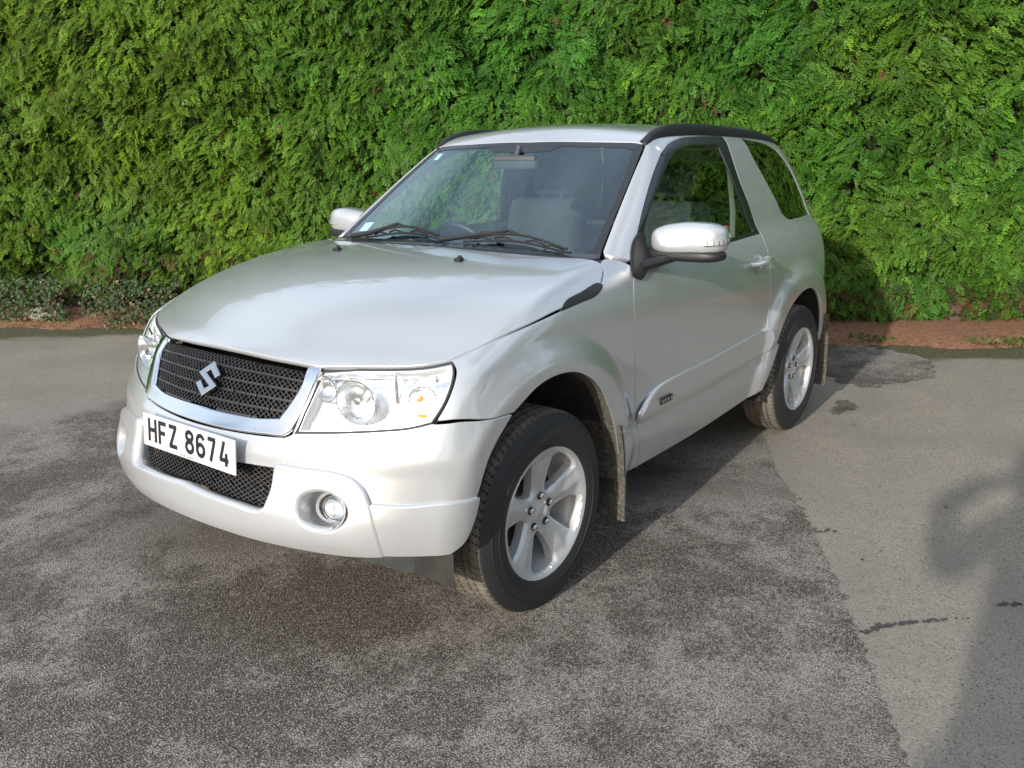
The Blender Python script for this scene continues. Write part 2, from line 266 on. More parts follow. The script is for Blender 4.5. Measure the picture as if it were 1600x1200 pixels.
# ---- END CORE ----
# feature lines of the left half of the car, metres
C = {
'nose': [(0.6,0.0,0.937),(0.592,0.215,0.931),(0.563,0.412,0.92)],
'lamp_top': [(0.563,0.412,0.92),(0.511,0.538,0.929),(0.459,0.648,0.934),(0.412,0.722,0.941),(0.361,0.773,0.955)],
'shut': [(0.361,0.773,0.955),(0.248,0.823,0.991),(0.096,0.856,1.019),(-0.098,0.861,1.041),(-0.214,0.859,1.051),(-0.342,0.854,1.064),(-0.399,0.837,1.096),(-0.462,0.806,1.131)],
'shutc': [(-0.462,0.806,1.131),(-0.486,0.775,1.152),(-0.483,0.743,1.162)],
'cowl': [(-0.483,0.743,1.162),(-0.428,0.548,1.169),(-0.407,0.364,1.175),(-0.4,0.0,1.179)],
'lamp_out': [(0.357,0.78,0.955),(0.382,0.805,0.925),(0.41,0.813,0.882),(0.44,0.805,0.833),(0.469,0.789,0.791)],
'lamp_bot': [(0.469,0.789,0.791),(0.509,0.739,0.776),(0.561,0.659,0.765),(0.617,0.554,0.754),(0.67,0.416,0.742)],
'lamp_in': [(0.67,0.416,0.742),(0.643,0.422,0.793),(0.612,0.433,0.848),(0.559,0.436,0.917)],
'grille_top': [(0.606,0.0,0.933),(0.597,0.221,0.927),(0.573,0.388,0.917)],
'grille_side': [(0.573,0.388,0.917),(0.61,0.396,0.869),(0.644,0.378,0.816),(0.672,0.353,0.77)],
'grille_bot': [(0.672,0.353,0.77),(0.695,0.264,0.761),(0.711,0.155,0.76),(0.718,0.0,0.762)],
'chrome_side': [(0.563,0.421,0.917),(0.608,0.423,0.861),(0.648,0.41,0.788),(0.672,0.396,0.749)],
'chrome_bot': [(0.672,0.396,0.749),(0.684,0.379,0.735),(0.704,0.303,0.73),(0.727,0.172,0.726),(0.738,0.0,0.725)],
'low_top': [(0.72,0.381,0.633),(0.753,0.226,0.63),(0.773,0.0,0.617)],
'low_side': [(0.721,0.381,0.629),(0.736,0.378,0.571),(0.757,0.364,0.516)],
'low_bot': [(0.757,0.364,0.516),(0.765,0.345,0.502),(0.784,0.249,0.507),(0.797,0.136,0.514),(0.8,0.0,0.525)],
'guard_top': [(0.718,0.38,0.646),(0.688,0.482,0.643),(0.654,0.57,0.64),(0.633,0.616,0.628),(0.62,0.648,0.599),(0.617,0.669,0.558)],
'guard_out': [(0.617,0.669,0.558),(0.618,0.691,0.484),(0.601,0.7,0.402)],
'bump_bot': [(0.601,0.7,0.402),(0.653,0.617,0.401),(0.697,0.531,0.404),(0.765,0.322,0.412),(0.799,0.127,0.422),(0.805,0.0,0.424)],
'corner_top': [(0.617,0.669,0.558),(0.551,0.766,0.553),(0.48,0.854,0.559),(0.388,0.892,0.553)],
'corner_back': [(0.388,0.892,0.553),(0.41,0.886,0.486),(0.444,0.873,0.426),(0.479,0.851,0.4)],
'corner_bot': [(0.479,0.851,0.4),(0.546,0.778,0.4),(0.601,0.7,0.402)],
'seam_bump': [(0.469,0.79,0.789),(0.412,0.854,0.793),(0.335,0.9,0.785),(0.225,0.907,0.777)],
'door_front': [(-0.595,0.838,1.099),(-0.571,0.871,1.008),(-0.572,0.88,0.862),(-0.59,0.875,0.682),(-0.625,0.861,0.528),(-0.692,0.824,0.305)],
'door_bot': [(-0.692,0.824,0.305),(-1.231,0.822,0.3),(-1.893,0.861,0.342)],
'door_rear': [(-1.891,0.867,0.367),(-1.896,0.882,0.523),(-1.932,0.885,0.667),(-1.963,0.88,0.809),(-1.949,0.879,0.941),(-1.946,0.859,1.051),(-1.958,0.809,1.146)],
'belt': [(-1.958,0.809,1.146),(-1.543,0.816,1.135),(-1.028,0.822,1.126),(-0.746,0.826,1.12),(-0.611,0.832,1.111)],
'frame_front': [(-0.611,0.832,1.111),(-0.708,0.789,1.181),(-0.844,0.747,1.304),(-1.031,0.691,1.447),(-1.176,0.653,1.536)],
'frame_top': [(-1.176,0.653,1.536),(-1.278,0.633,1.573),(-1.439,0.613,1.601),(-1.653,0.606,1.611),(-1.902,0.603,1.613)],
'frame_rear': [(-1.91,0.606,1.61),(-1.887,0.711,1.408),(-1.931,0.766,1.253),(-1.954,0.807,1.149)],
'glass_low': [(-1.894,0.8,1.16),(-1.561,0.807,1.148),(-1.046,0.813,1.139),(-0.773,0.817,1.134)],
'glass_front': [(-0.753,0.799,1.162),(-0.849,0.762,1.267),(-1.011,0.721,1.384),(-1.176,0.679,1.483)],
'glass_top': [(-1.176,0.679,1.483),(-1.28,0.655,1.535),(-1.408,0.64,1.565),(-1.561,0.635,1.573),(-1.788,0.635,1.573)],
'glass_rear': [(-1.796,0.639,1.567),(-1.825,0.723,1.38),(-1.871,0.772,1.232),(-1.898,0.798,1.163)],
'q_front': [(-2.134,0.61,1.602),(-2.167,0.676,1.489),(-2.26,0.741,1.332),(-2.337,0.775,1.219)],
'q_bot': [(-2.337,0.775,1.219),(-2.392,0.786,1.189),(-2.545,0.785,1.182),(-2.8,0.767,1.187)],
'q_rear': [(-2.8,0.767,1.187),(-2.726,0.717,1.347),(-2.642,0.675,1.469),(-2.545,0.643,1.545)],
'q_top': [(-2.545,0.643,1.545),(-2.458,0.627,1.573),(-2.305,0.615,1.593),(-2.143,0.606,1.605)],
'ws_top': [(-1.105,0.0,1.601),(-1.119,0.355,1.596),(-1.14,0.535,1.591),(-1.142,0.59,1.579)],
'ws_side': [(-1.142,0.59,1.579),(-0.957,0.636,1.457),(-0.751,0.681,1.308),(-0.586,0.719,1.183)],
'ws_bot': [(-0.586,0.719,1.183),(-0.517,0.734,1.165),(-0.46,0.525,1.172),(-0.444,0.336,1.177),(-0.442,0.0,1.181)],
'wi_top': [(-1.062,0.0,1.572),(-1.074,0.383,1.566),(-1.087,0.519,1.562),(-1.076,0.572,1.548)],
'wi_side': [(-1.069,0.576,1.543),(-0.871,0.626,1.401),(-0.669,0.668,1.252),(-0.581,0.68,1.186)],
'wi_bot': [(-0.581,0.68,1.186),(-0.55,0.662,1.171),(-0.525,0.479,1.178),(-0.511,0.284,1.183),(-0.508,0.0,1.188)],
'pillar_base': [(-0.574,0.738,1.171),(-0.598,0.782,1.162),(-0.653,0.81,1.143)],
'mould_top': [(-0.632,0.867,0.553),(-0.686,0.871,0.591),(-0.767,0.872,0.617),(-1.287,0.873,0.635),(-1.912,0.879,0.663)],
'mould_end': [(-1.912,0.879,0.663),(-1.955,0.893,0.661),(-1.957,0.897,0.638),(-1.921,0.892,0.57)],
'mould_bot': [(-1.921,0.892,0.57),(-1.265,0.859,0.521),(-0.731,0.855,0.507),(-0.654,0.856,0.514)],
'clad_f': [(-0.467,0.894,0.521),(-0.628,0.854,0.502)],
'clad_d': [(-0.643,0.854,0.503),(-1.27,0.856,0.513),(-1.917,0.891,0.557)],
'clad_q': [(-1.927,0.894,0.559),(-2.046,0.902,0.575)],
'fog': [(0.693,0.542,0.535),(0.724,0.461,0.535),(0.655,0.618,0.53),(0.682,0.528,0.595),(0.701,0.551,0.472),(0.681,0.564,0.54)],
}
# ------------------------------------------------------------------ panels cut out of the body surface
class ProjDir:
    def __init__(s, D):
        s.D = np.array(D, float); s.D /= np.linalg.norm(s.D)
        e = np.array([1., 0, 0]) if abs(s.D[0]) < .8 else np.array([0, 1., 0])
        s.e1 = e - s.D * (e @ s.D); s.e1 /= np.linalg.norm(s.e1); s.e2 = np.cross(s.D, s.e1)
    def to(s, P): return np.stack([P @ s.e1, P @ s.e2], 1)
    def un(s, uv):
        o = uv[:, :1] * s.e1 + uv[:, 1:] * s.e2
        lo, hi = s.rng if hasattr(s, 'rng') else (-2.6, 1.4)
        return march(o, s.D, lo, hi, int((hi - lo) / .02) + 2)[0]
class ProjCyl:
    K = .8
    def to(s, P): return np.stack([np.arctan2(P[:, 1], P[:, 0] - CYL) * s.K, P[:, 2]], 1)
    def un(s, uv):
        a = uv[:, 0] / s.K; d = np.stack([np.cos(a), np.sin(a), 0 * a], 1)
        return march(np.stack([0 * a + CYL, 0 * a, uv[:, 1]], 1) + 1.4 * d, -d, 0, 1.2, 60)[0]
P_SIDE, P_HOOD, P_ROOF, P_REAR, P_CYL = ProjDir((0, -1, -.42)), ProjDir((-.35, 0, -1)), ProjDir((0, 0, -1)), ProjDir((1, 0, -.2)), ProjCyl()
P_REAR.rng = (-4.2, -1.0); P_WS = ProjDir((-.6, 0, -.8))
def crom(P, step=.012):                       # Catmull-Rom through 3D points
    P = np.asarray(P, float)
    if len(P) < 3:
        n = max(2, int(np.linalg.norm(P[-1] - P[0]) / step) + 1); return P[0] + (P[-1] - P[0]) * np.linspace(0, 1, n)[:, None]
    Q = np.vstack([2 * P[0] - P[1], P, 2 * P[-1] - P[-2]]); out = []
    for i in range(1, len(Q) - 2):
        p0, p1, p2, p3 = Q[i - 1], Q[i], Q[i + 1], Q[i + 2]
        L = np.linalg.norm(p2 - p1); n = max(1, int(round(L / step)))
        d0, d1, d2 = (max(np.linalg.norm(b - a) ** .5, 1e-4) for a, b in ((p0, p1), (p1, p2), (p2, p3)))
        m1 = (p1 - p0) / d0 - (p2 - p0) / (d0 + d1) + (p2 - p1) / d1; m2 = (p2 - p1) / d1 - (p3 - p1) / (d1 + d2) + (p3 - p2) / d2
        m1 *= d1; m2 *= d1
        for t in np.arange(n) / n:
            out.append((2*t**3-3*t**2+1)*p1 + (t**3-2*t**2+t)*m1 + (-2*t**3+3*t**2)*p2 + (t**3-t**2)*m2)
    out.append(Q[-2]); return np.array(out)
def path(*curves, step=.012):                 # several smooth curves joined with corners
    out = []
    for c in curves:
        q = crom(c, step)
        if out and np.linalg.norm(out[-1][-1] - q[0]) < .004: q = q[1:]
        out.append(q)
    L = np.vstack(out)
    if np.linalg.norm(L[0] - L[-1]) < .004: L = L[:-1]
    return L
def rv(c): return list(c)[::-1]
def mir(c): return [(p[0], -p[1], p[2]) for p in c]
def sym(half):                                # half outline (y>=0) running from centre to centre -> closed loop
    h = np.asarray(half); m = h[::-1] * [1, -1, 1]
    m = m[np.abs(m[:, 1]) > 1e-3]; return np.vstack([h, m])
def offset2(uv, d):
    a = np.roll(uv, 1, 0); b = np.roll(uv, -1, 0)
    t1 = uv - a; t2 = b - uv; t1 /= np.linalg.norm(t1, axis=1, keepdims=True) + 1e-9; t2 /= np.linalg.norm(t2, axis=1, keepdims=True) + 1e-9
    n1 = np.stack([-t1[:, 1], t1[:, 0]], 1); n2 = np.stack([-t2[:, 1], t2[:, 0]], 1)
    n = n1 + n2; n /= np.linalg.norm(n, axis=1, keepdims=True) + 1e-9
    c = np.clip((n * n1).sum(1, keepdims=True), .5, 1)
    return uv + n * d / c                     # d>0 moves to the left of travel (inside for ccw)
def area2(uv): x, y = uv[:, 0], uv[:, 1]; return .5 * np.sum(x * np.roll(y, -1) - y * np.roll(x, -1))
def inpoly(q, poly):
    x, y = q[:, 0], q[:, 1]; c = np.zeros(len(q), bool); px, py = poly[:, 0], poly[:, 1]; j = len(poly) - 1
    for i in range(len(poly)):
        cnd = (py[i] > y) != (py[j] > y)
        if cnd.any():
            xi = (px[j] - px[i]) * (y - py[i]) / (py[j] - py[i] + 1e-30) + px[i]; c ^= cnd & (x < xi)
        j = i
    return c
def dist_poly(q, poly):
    d = np.full(len(q), 9.)
    for p in poly: d = np.minimum(d, np.hypot(q[:, 0] - p[0], q[:, 1] - p[1]))
    return d
def tess(loops, spacing):
    allp = np.vstack(loops); lo = allp.min(0); hi = allp.max(0)
    gx = np.arange(lo[0] + spacing * .5, hi[0], spacing); gy = np.arange(lo[1] + spacing * .5, hi[1], spacing * .866)
    G = np.array([(x + (spacing * .5 if j % 2 else 0), y) for j, y in enumerate(gy) for x in gx])
    if len(G):
        k = inpoly(G, loops[0])
        for h in loops[1:]: k &= ~inpoly(G, h)
        G = G[k]
        if len(G): G = G[dist_poly(G, allp) > spacing * .55]
    pts = [Vector((float(a), float(b))) for a, b in allp]; edges = []; base = 0
    for l in loops:
        n = len(l); edges += [(base + i, base + (i + 1) % n) for i in range(n)]; base += n
    pts += [Vector((float(a), float(b))) for a, b in G]
    vs, es, fs, ov, oe, of = geometry.delaunay_2d_cdt(pts, edges, [], 0, 1e-7)
    UV = np.array([(v.x, v.y) for v in vs]); T = np.array([f for f in fs if len(f) == 3], int)
    cen = UV[T].mean(1); k = inpoly(cen, loops[0])
    for h in loops[1:]: k &= ~inpoly(cen, h)
    T = T[k]; a = UV[T]
    ar = (a[:, 1, 0]-a[:, 0, 0])*(a[:, 2, 1]-a[:, 0, 1]) - (a[:, 1, 1]-a[:, 0, 1])*(a[:, 2, 0]-a[:, 0, 0])
    T = T[np.abs(ar) > 1e-12]
    first = {}
    for i, o in enumerate(ov):
        for q in o: first[q] = i
    lid = []; base = 0
    for l in loops: lid.append([first.get(base + i, base + i) for i in range(len(l))]); base += len(l)
    return UV, T, lid
def panel_data(loops3, proj, spacing=.014, gap=.0042, off=0.0, depth=.02, bev=.002, offf=None):
    loops = []
    for i, L in enumerate(loops3):
        uv = proj.to(np.asarray(L, float))
        if (area2(uv) < 0) != (i > 0): uv = uv[::-1]
        loops.append(offset2(uv, gap) if gap else uv)
    UV, T, lid = tess(loops, spacing)
    P = proj.un(UV); N = grad(P)
    if offf is not None: P = P + N * offf(P)[:, None]
    P = P + N * off
    # orient triangles along N
    a = P[T]; fn = np.cross(a[:, 1] - a[:, 0], a[:, 2] - a[:, 0]); flip = (fn * N[T].mean(1)).sum(1) < 0
    T[flip] = T[flip][:, ::-1]
    V = [P]; NN = [N]; F4 = []; base = len(P)
    s = None
    for ids in lid:
        ids = np.array(ids); p = P[ids]; n = N[ids]; t = np.roll(p, -1, 0) - np.roll(p, 1, 0); t /= np.linalg.norm(t, axis=1, keepdims=True) + 1e-9
        out = np.cross(t, n); out /= np.linalg.norm(out, axis=1, keepdims=True) + 1e-9
        # outward test on the first loop decided in 2D: test which side is off the panel
        m = len(ids)
        if s is None:
            cen = P.mean(0); s = 1.0
            test = proj.to(p + out * .004); ins = inpoly(test, loops[0]); s = -1.0 if ins.mean() > .5 else 1.0
        o = out * s
        r1 = p + o * bev - n * bev; r2 = p + o * bev - n * depth
        V += [r1, r2]; n1 = (o + n); n1 /= np.linalg.norm(n1, axis=1, keepdims=True); NN += [n1, o]
        for i in range(m):
            j = (i + 1) % m
            q1 = (ids[i], base + i, base + j, ids[j]); q2 = (base + i, base + m + i, base + m + j, base + j)
            F4 += [q1, q2] if s > 0 else [q1[::-1], q2[::-1]]
        base += 2 * m
    V = np.vstack(V); NN = np.vstack(NN)
    # make flange faces agree with their normals
    fl = []
    for q in F4:
        a, b, c_ = V[q[0]], V[q[1]], V[q[2]]; f = np.cross(b - a, c_ - a)
        fl.append(q if f @ (NN[q[0]] + NN[q[2]]) >= 0 else q[::-1])
    return V, [tuple(t) for t in T.tolist()] + fl, NN
def panel(name, loops3, proj, m, parent, **kw):
    V, Fc, NN = panel_data(loops3, proj, **kw); me = mesh_np(name, V, Fc, NN); return link(name, me, m, parent)
def panel2(name, loops3, proj, m, parents, **kw):   # left and right
    V, Fc, NN = panel_data(loops3, proj, **kw); o1 = link(name, mesh_np(name, V, Fc, NN), m, parents[0])
    f = np.array([1, -1, 1]); o2 = link(name, mesh_np(name, V * f, [t[::-1] for t in Fc], NN * f), m, parents[1]); return o1, o2
def ribbon(mb, uv0, uv1, proj, w, off, th, clip=None, n=None):
    """thin raised bar following the body surface between two parameter points"""
    uv0 = np.array(uv0, float); uv1 = np.array(uv1, float); L = np.linalg.norm(uv1 - uv0); n = n or max(2, int(L / .012))
    t = np.linspace(0, 1, n + 1)[:, None]; q = uv0 + (uv1 - uv0) * t
    ribbon.todo.append((mb, q, proj, w, off, th, clip))
ribbon.todo = []
def flush_ribbons():
    groups = {}
    for it in ribbon.todo: groups.setdefault(id(it[2]), []).append(it)
    for its in groups.values():
        proj = its[0][2]; allq = np.vstack([i[1] for i in its]); P = proj.un(allq); N = grad(P); k = 0
        for mb, q, pr, w, off, th, clip in its:
            p = P[k:k + len(q)]; n = N[k:k + len(q)]; k += len(q)
            ok = inpoly(q, clip) if clip is not None else np.ones(len(q), bool)
            t = np.gradient(p, axis=0); t /= np.linalg.norm(t, axis=1, keepdims=True) + 1e-9; s = np.cross(n, t)
            A = p + n * off + s * w / 2; B = p + n * off - s * w / 2; C_ = A - n * th; D_ = B - n * th
            for i in range(len(q) - 1):
                if ok[i] and ok[i + 1]:
                    mb.add([A[i], B[i], B[i+1], A[i+1], C_[i], D_[i], D_[i+1], C_[i+1]], [(0, 1, 2, 3), (4, 0, 3, 7), (1, 5, 6, 2), (4, 5, 1, 0), (3, 2, 6, 7)])
    ribbon.todo.clear()
def surf_side(x, z):                          # y of the flank at (x, z)
    x = np.atleast_1d(np.asarray(x, float)); z = np.atleast_1d(np.asarray(z, float))
    return march(np.stack([x, 0 * x + 1.2, z], 1), np.array([0, -1., 0]), 0, 1.1, 60)[0]
def onside(pts): return [tuple(p) for p in surf_side([p[0] for p in pts], [p[1] for p in pts])]
# ------------------------------------------------------------------ the car
car = empty('compact_suv'); tag(car, 'silver three-door off-road car parked on the tarmac in front of the hedge', 'car')
arch_f = onside([(.479, .40), (.440, .435), (.408, .49), (.388, .555), (.330, .675), (.225, .777), (.09, .834), (-.03, .845), (-.15, .822), (-.27, .752), (-.37, .62), (-.43, .50), (-.467, .40), (-.478, .315)])
arch_r = onside([(-1.918, .345), (-1.968, .43), (-2.035, .555), (-2.125, .68), (-2.25, .768), (-2.42, .808), (-2.58, .788), (-2.73, .705), (-2.84, .565), (-2.885, .43)])
af_hi, af_lo = arch_f[5:], arch_f[3:6]
# bonnet
bonnet = panel('bonnet', [sym(path(C['nose'], C['lamp_top'], C['shut'], C['shutc'], C['cowl']))], P_HOOD, MAT['paint'], car, spacing=.02, depth=.022)
# black vent trim at the rear edge of each wing
vt = [(-.098, .861, 1.041), (-.214, .859, 1.051), (-.342, .854, 1.064), (-.392, .842, 1.088), (-.372, .830, 1.094), (-.250, .838, 1.078), (-.155, .846, 1.066)]
panel2('wing_vent_trim', [path(vt + [vt[0]], step=.02)], P_SIDE, MAT['black'], (car, car), off=.0025, gap=0, depth=.008)
# front wings
wing = path(C['shut'], [C['shut'][-1], C['shutc'][1], (-.545, .757, 1.160), (-.600, .795, 1.150), (-.640, .825, 1.125)], [(-.640, .825, 1.125)] + C['door_front'][1:],
            [C['door_front'][-1], (-.478, .815, .315)], rv(af_hi), rv(C['seam_bump']), [C['seam_bump'][0], C['lamp_out'][3], C['lamp_out'][2], C['lamp_out'][1], C['shut'][0]])
panel2('front_wing', [wing], P_SIDE, MAT['paint'], (car, car), spacing=.016)
# doors
doorL = path([(-.640, .825, 1.125)] + C['door_front'][1:], C['door_bot'], C['door_rear'], C['belt'][:4] + [(-.700, .829, 1.116), (-.640, .825, 1.125)])
dl, dr = panel2('door', [doorL], P_SIDE, MAT['paint'], (car, car), spacing=.016)
frame_out = path(C['belt'][:4] + [(-.660, .829, 1.114)], [(-.660, .829, 1.114)] + C['frame_front'][1:], C['frame_top'], C['frame_rear'])
gl_in = path(C['glass_low'], C['glass_front'], C['glass_top'], C['glass_rear'])
panel2('window_frame', [frame_out, gl_in], P_SIDE, MAT['gloss_black'], (dl, dr), spacing=.018, gap=.001, off=-.001, depth=.012)
def grow(loop, d, proj):
    uv = proj.to(loop)
    if area2(uv) < 0: uv = uv[::-1]
    return proj.un(offset2(uv, -d))
panel2('window_glass', [grow(gl_in, .004, P_SIDE)], P_SIDE, MAT['side_glass'], (dl, dr), spacing=.03, gap=0, off=-.008, depth=.001, bev=.0005)
# body side with roof edge, pillars and rear quarter
rear_edge = [(float(x), .775, z) for x, z in zip(P_REAR.un(P_REAR.to(np.array([(-3, .775, z) for z in (.43, .6, .8, 1.0, 1.12)])))[:, 0], (.43, .6, .8, 1.0, 1.12))]
re2 = P_REAR.un(P_REAR.to(np.array([(-3, .72, 1.2), (-2.9, .66, 1.35), (-2.8, .60, 1.50), (-2.7, .56, 1.58)])))
rail = P_ROOF.un(np.array([P_ROOF.to(np.array([[x, y, 1.6]]))[0] for x, y in ((-2.62, .56), (-2.3, .572), (-1.9, .577), (-1.5, .575), (-1.25, .575), (-1.15, .577))]))
L3 = lambda A: [tuple(p) for p in np.asarray(A)]
side = path([C['pillar_base'][0], C['pillar_base'][1], C['pillar_base'][2]], [C['pillar_base'][2], (-.70, .795, 1.170)] + C['frame_front'][2:], C['frame_top'], C['frame_rear'], rv(C['door_rear']),
            [C['door_rear'][0], (-1.895, .855, .333), (-1.918, .85, .345)], arch_r, [arch_r[-1], rear_edge[0]], rear_edge + L3(re2), L3(rail), [L3(rail)[-1], C['ws_side'][0]], C['ws_side'] , step=.013)
q_hole = path(C['q_front'], C['q_bot'], C['q_rear'], C['q_top'])
bl, br = panel2('body_side', [side, q_hole], P_SIDE, MAT['paint'], (car, car), spacing=.018)
panel2('quarter_glass', [grow(q_hole, .006, P_SIDE)], P_SIDE, MAT['dark_glass'], (bl, br), spacing=.03, gap=0, off=-.004, depth=.001, bev=.0005)
# roof
roof_half = path([(-1.092, 0, 1.61)] + [(x + .012, y, z) for x, y, z in C['ws_top'][1:]], L3(rail)[::-1] + [(-2.70, .50, 1.60)], [(-2.70, .50, 1.60), (-2.76, .3, 1.6), (-2.78, 0, 1.6)], step=.02)
panel('roof', [sym(roof_half)], P_ROOF, MAT['paint'], car, spacing=.03, depth=.01)
# tailgate end
tg = path([(-2.78, 0, 1.60), (-2.76, .3, 1.6), (-2.70, .50, 1.60)], L3(re2)[::-1][:] , rv(rear_edge), [rear_edge[0], (-3.1, 0, .42)], step=.03)
rg = path([(-2.9, 0, 1.50), (-2.85, .45, 1.50)], [(-2.85, .45, 1.50), (-3.0, .56, 1.18)], [(-3.0, .56, 1.18), (-3.0, 0, 1.17)], step=.03)
tgo = panel('tailgate', [sym(tg), sym(rg)], P_REAR, MAT['paint'], car, spacing=.035)
panel('rear_glass', [grow(sym(rg), .006, P_REAR)], P_REAR, MAT['dark_glass'], tgo, spacing=.05, gap=0, off=-.006, depth=.001, bev=.0005)
mb = MB(); mb.lathe([(.0, .13), (.10, .135), (.30, .13), (.355, .10), (.365, .04), (.35, 0), (.0, 0)], (-3.13, .08, .88), (-1, 0, 0), 48); mb.build('spare_wheel_cover', MAT['paint'], car)
for s in (1, -1):
    mb = MB(); mb.box((-3.06, s * .66, .92), (.06, .10, .26), bev=.02); mb.build('tail_lamp', MAT['red'], car)
# windscreen with its black printed border
ws = sym(path(C['ws_top'], C['ws_side'], C['ws_bot'], step=.02))
wi_top = [(-1.070, 0, 1.575), (-1.072, .12, 1.575), (-1.078, .383, 1.569), (-1.090, .519, 1.563), (-1.085, .565, 1.555)]
wi = sym(path(wi_top, [(-1.085, .565, 1.555), (-.871, .622, 1.401), (-.669, .663, 1.252), (-.590, .680, 1.200)], [(-.590, .680, 1.200), (-.565, .664, 1.188), (-.530, .5, 1.190), (-.515, .284, 1.195), (-.510, 0, 1.197)], step=.02))
wso = panel('windscreen', [ws], P_WS, MAT['windscreen'], car, spacing=.03, gap=.004, off=-.006, depth=.001, bev=.0005)
panel('windscreen_border', [ws, wi], P_WS, MAT['gloss_black'], wso, spacing=.03, gap=.003, off=-.0035, depth=.003, bev=.001)
wseal = path(rv(C['ws_side']) + [(-1.155, .597, 1.580)], [(-1.155, .597, 1.580), (-1.160, .580, 1.588)], [(-1.150, .572, 1.587)] + [(a - .0, b - .018, c_) for a, b, c_ in C['ws_side']], step=.02)
# rear view mirror and its dark shade band
mb = MB(); mb.box((-1.005, 0, 1.505), (.035, .24, .062), Matrix.Rotation(R(12), 3, 'Y'), .014); mb.tube([(-1.01, 0, 1.53), (-1.035, 0, 1.575)], .012); mb.build('rear_view_mirror', MAT['dash'], car)
shade = sym(path([(-1.070, 0, 1.575), (-1.074, .20, 1.574)], [(-1.074, .20, 1.574), (-1.04, .165, 1.552)], [(-1.04, .165, 1.552), (-1.03, 0, 1.547)], step=.02))
panel('mirror_shade', [shade], P_WS, MAT['gloss_black'], wso, spacing=.03, gap=0, off=-.0035, depth=.002)
def patch_on(name, c, w_, h_, m, proj, off, parent):
    c = np.array(c, float); q = proj.to(c[None])[0]; a = np.array([(-w_, -h_), (w_, -h_), (w_, h_), (-w_, h_)]) / 2 + q
    P = proj.un(a); return panel(name, [np.vstack([np.linspace(P[i], P[(i + 1) % 4], 5)[:-1] for i in range(4)])], proj, m, parent, spacing=.02, gap=0, off=off, depth=.0004, bev=.0002)
patch_on('tax_disc', (-.62, -.60, 1.22), .06, .06, MAT['sticker'], P_WS, -.0075, wso)
patch_on('glass_sticker', (-1.05, -.52, 1.54), .05, .03, MAT['sticker'], P_WS, -.0075, wso)
patch_on('window_sticker', (-1.60, .80, 1.175), .05, .030, MAT['sticker'], P_SIDE, -.007, dl)
patch_on('window_sticker', (-1.60, .80, 1.205), .05, .022, MAT['sticker_red'], P_SIDE, -.007, dl)
# front bumper skin
bump = path([(.742, 0, .718), (.735, .12, .719), (.706, .303, .723), (.684, .383, .727)], [(.684, .383, .727), (.668, .408, .742), (.640, .424, .80), (.600, .434, .87), (.562, .424, .917)],
            [(.562, .424, .917), (.559, .438, .917)], rv(C['lamp_in']), rv(C['lamp_bot']), C['seam_bump'], rv(af_lo), rv(arch_f[:4]), C['corner_bot'], C['bump_bot'])
low_hole = sym(path(rv(C['low_bot']), rv(C['low_side']), C['low_top']))
fc = P_CYL.to(np.array([(.687, .545, .533)]))[0]
fogc = lambda k: P_CYL.un(np.array([(fc[0] + k * .068 * math.cos(a), fc[1] + k * .060 * math.sin(a)) for a in np.linspace(0, 2 * PI, 49)[:-1]]))
bmp = panel('front_bumper', [sym(bump), low_hole, fogc(1.12), fogc(1.12) * [1, -1, 1]], P_CYL, MAT['paint'], car, spacing=.013, depth=.035)
# lower lip and fog lamp surround, standing proud of the bumper
guard = path(C['low_bot'][::-1], rv(C['low_side']), [C['low_side'][0], C['guard_top'][0]], C['guard_top'], C['guard_out'], C['bump_bot'])
fog = fogc(1.0)
def go(P):                                   # swell round the fog lamp pod
    return .006 * np.exp(-((np.abs(P[:, 1]) - .54) / .12) ** 2 - ((P[:, 2] - .53) / .08) ** 2)
gd = panel('bumper_lip', [sym(guard), fog, fog * [1, -1, 1]], P_CYL, MAT['paint'], car, spacing=.012, gap=.004, off=.019, depth=.036, bev=.011, offf=go)
corner = path(C['corner_top'], C['corner_back'], C['corner_bot'], [C['corner_bot'][-1], C['guard_top'][-1]])
panel2('bumper_corner', [corner], P_CYL, MAT['paint'], (car, car), spacing=.014, gap=.003, off=.013, depth=.02, bev=.008)
# fog lamps: recessed bowl, lamp and glass
def frame_at(p, out=0.0):
    n = grad(np.array([p], float))[0]; return Vector(p) + Vector(n) * out, Vector(n)
for s in (1, -1):
    p, n = frame_at((.687, .545, .533)); ax = Vector((n.x + .25, n.y - .05, 0)).normalized(); p = Vector((p.x, p.y * s, p.z)); ax.y *= s; n.y *= s
    mb = MB(); mb.lathe([(.0695, .020), (.066, .018), (.060, .004), (.054, -.02), (.047, -.05), (.040, -.055)], p, n, 40); tv = Vector((-n.y, n.x, 0)).normalized(); mb.v = [tuple(Vector(v) + tv * ((Vector(v) - p).dot(tv) * .17)) for v in mb.v]; mb.build('fog_lamp_surround', MAT['paint'], gd)
    lp = p - n * .040 + Vector((-.006, s * .016, 0)); mb = MB(); mb.lathe([(.039, -.012), (.039, .010), (.036, .016), (.033, .013)], lp, ax, 36); fl = mb.build('fog_lamp', MAT['chrome'], gd)
    mb = MB(); mb.lathe([(.032, .010), (.026, -.006), (.014, -.018), (.008, -.020), (.007, -.006), (.0, -.004)], lp, ax, 36); mb.build('reflector', MAT['lamp_body'], fl)
    mb = MB(); mb.lathe([(.035, .013), (.029, .020), (.016, .025), (.0, .026)], lp, ax, 36); mb.build('lens', MAT['lens'], fl)
